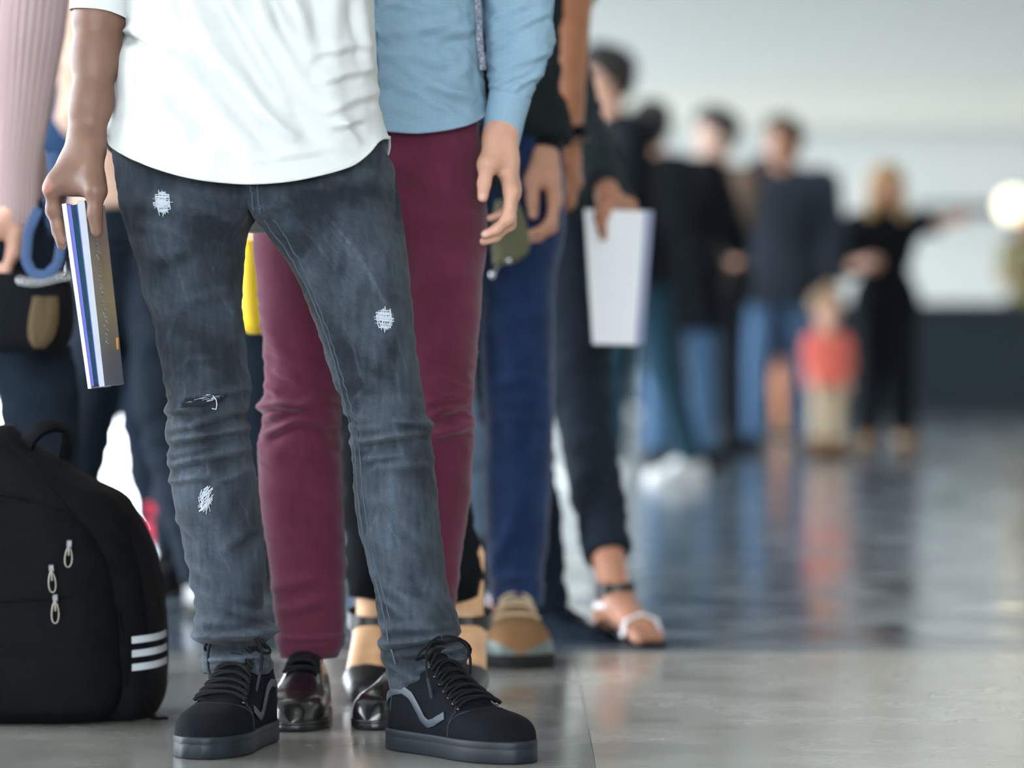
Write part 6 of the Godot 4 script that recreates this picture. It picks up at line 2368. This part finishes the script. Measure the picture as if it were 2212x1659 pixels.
	s.box(at(-200, 1556, d) - b + Vector3(0, -0.03, -0.09), at(300, 1556, d) - b + Vector3(0, 0.01, 0.10), 0.008)
	for i in s.v.size():
		s.v[i].y = maxf(s.v[i].y, 0.001)
	part("bottom", s, mats.pack_edge, bp)


func on_pack(rows: Array, front: Array, x: float, y: float, d: float) -> Vector3:
	# the foremost cloth of the backpack at a place of the photograph
	var best := -1.0
	for set_ in [[rows, 0.0, 0.62, 0.66], [front, 0.085, 0.6, 0.7]]:
		var r: Array = set_[0]
		if y < r[0][0] or y > r[r.size() - 1][0]:
			continue
		var xl := curve(r, y, 1)
		var xr := curve(r, y, 2)
		var e := absf((x - (xl + xr) * 0.5) / ((xr - xl) * 0.5))
		if e < 1.0:
			var c := pow(e, 1.0 / set_[2])
			best = maxf(best, set_[1] + curve(r, y, 3) * pow(sqrt(maxf(0.0, 1.0 - c * c)), set_[3]))
	return at(x, y, d) + Vector3(0, 0, maxf(best, 0.0) + 0.001)


# ---------------------------------------------------------------- people far down the hall
func far_people() -> void:
	var floor_at := func(x: float, d: float) -> Vector3: return at(x, 723, d) * Vector3(1, 0, 1)
	var fair := c8(206, 160, 136)
	var tan_ := c8(184, 132, 104)
	person({
		"label": "person with dark hair in black jacket and teal trousers, tallest of the far group", "at": floor_at.call(1366, 15.4), "tall": 1.80, "yaw": -1.15, "skin": fair, "hair_mat": mats.hair_dark, "cell": 0.022, "stepL": 0.04, "stepR": -0.20, "armL": 0.5, "foreL": 0.9, "armR": 0.2, "lean": 0.2,
		"top_mat": mats.black_cloth, "top": "jacket", "ease": 0.02, "hem": 0.80, "leg_mat": mats.teal_cloth, "legs": "trousers", "shoe_mat": mats.white_sole, "sole_mat": mats.white_sole,
	})
	person({
		"label": "person with dark hair in black coat and blue jeans, just right of the tallest", "at": floor_at.call(1470, 17.0), "tall": 1.70, "yaw": 3.0, "J": {"head": Vector3(0.14, 1.555, 0.03), "neck": Vector3(0.10, 1.40, 0.0), "chest": Vector3(0.03, 1.24, 0.0), "shL": Vector3(-0.14, 1.34, 0.0), "shR": Vector3(0.22, 1.36, 0.0)}, "skin": fair, "hair_mat": mats.hair_dark, "cell": 0.022, "stepL": 0.1, "stepR": -0.12, "ease": 0.03, "armL": 0.4, "foreL": 0.8,
		"top_mat": mats.black_cloth, "top": "coat", "hem": 0.66, "leg_mat": mats.blue_jeans, "legs": "jeans", "shoe_mat": mats.black_cloth, "sole_mat": mats.dark_sole,
	})
	person({
		"label": "person in tan top with arms folded, between the black coat and the grey hoodie", "at": floor_at.call(1545, 18.6), "tall": 1.74, "yaw": -0.6, "skin": c8(222, 184, 164), "hair_mat": mats.hair_dark, "cell": 0.022, "armL": 0.4, "foreL": 1.4, "armR": 0.5, "foreR": 1.3, "crossL": -0.5, "crossR": -0.3, "turn": -0.2,
		"top_mat": mats.tan_cloth, "top": "sweater", "leg_mat": mats.black_cloth, "legs": "trousers", "shoe_mat": mats.black_cloth, "sole_mat": mats.dark_sole, "sleeve": 1.5,
	})
	person({
		"label": "person in dark grey hoodie and light blue jeans, walking", "at": floor_at.call(1690, 19.3), "tall": 1.74, "yaw": -0.15, "skin": tan_, "hair_mat": mats.hair_brown, "cell": 0.021, "stepL": 0.10, "stepR": -0.08, "shoulders": 0.21, "ease": 0.032, "foreL": 0.5, "foreR": 0.4, "outL": 0.05, "outR": 0.05, "turn": -0.35,
		"top_mat": mats.hoodie, "top": "hoodie", "hood": true, "hem": 0.78, "leg_mat": mats.blue_jeans, "legs": "jeans", "leg_ease": 0.02, "shoe_mat": mats.dark_jeans, "sole_mat": mats.dark_sole,
	})
	person({
		"label": "person with long blonde hair in black clothes, one arm stretched out to the right", "at": floor_at.call(1912, 19.8), "tall": 1.51, "yaw": 0.05, "skin": tan_, "hair_mat": mats.hair_blonde, "hair": "long", "cell": 0.021, "armL": 0.35, "foreL": 1.3, "crossL": -0.2,
		"top_mat": mats.black_cloth, "top": "sweater", "sleeve": 1.2, "hem": 0.74, "leg_mat": mats.black_cloth, "legs": "trousers", "leg_ease": 0.03, "leg_end": 0.86, "shoe_mat": mats.boot_brown, "sole_mat": mats.dark_sole, "shoe": "boot",
		"J": {"elR": Vector3(0.25, 1.20, 0.08), "wrR": Vector3(0.33, 1.225, 0.16)},
	})
	person({
		"label": "small child in salmon top and beige trousers beside the blue jeans", "at": floor_at.call(1786, 18.7), "tall": 0.80, "big_head": 1.6, "yaw": 0.3, "skin": fair, "hair_mat": mats.hair_light, "cell": 0.012, "shoulders": 0.15,
		"J": {"head": Vector3(0, 0.745, 0.01), "shL": Vector3(-0.07, 0.575, 0), "shR": Vector3(0.07, 0.575, 0), "elL": Vector3(-0.10, 0.45, 0.02), "elR": Vector3(0.10, 0.45, 0.02), "wrL": Vector3(-0.09, 0.37, 0.06), "wrR": Vector3(0.09, 0.37, 0.06), "neck": Vector3(0, 0.60, 0), "chest": Vector3(0, 0.54, 0)},
		"top_mat": mats.salmon, "top": "shirt", "sleeve": 0.9, "ease": 0.012, "hem": 0.80, "leg_mat": mats.beige_cloth, "legs": "trousers", "shoe_mat": mats.tan_suede, "sole_mat": mats.dark_sole,
	})
	person({
		"label": "person in dark dress with bare legs, behind the grey hoodie", "at": floor_at.call(1646, 22.0), "tall": 1.66, "skin": c8(206, 140, 100), "hair_mat": mats.hair_dark, "hair": "long", "cell": 0.022, "hips": 0.10,
		"top_mat": mats.black_cloth, "top": "dress_top", "skirt_mat": mats.black_cloth, "skirt_end": 0.50, "shoe_mat": mats.tan_suede, "sole_mat": mats.dark_sole,
	})
	person({
		"label": "person in olive top behind the dark counter at the right edge", "at": floor_at.call(2222, 29.3), "tall": 1.62, "skin": tan_, "hair_mat": mats.hair_brown, "hair": "long", "cell": 0.024, "armL": 0.5, "foreL": 1.0,
		"top_mat": mats.olive_cloth, "top": "sweater", "leg_mat": mats.black_cloth, "legs": "trousers", "shoe_mat": mats.black_cloth, "sole_mat": mats.dark_sole,
	})
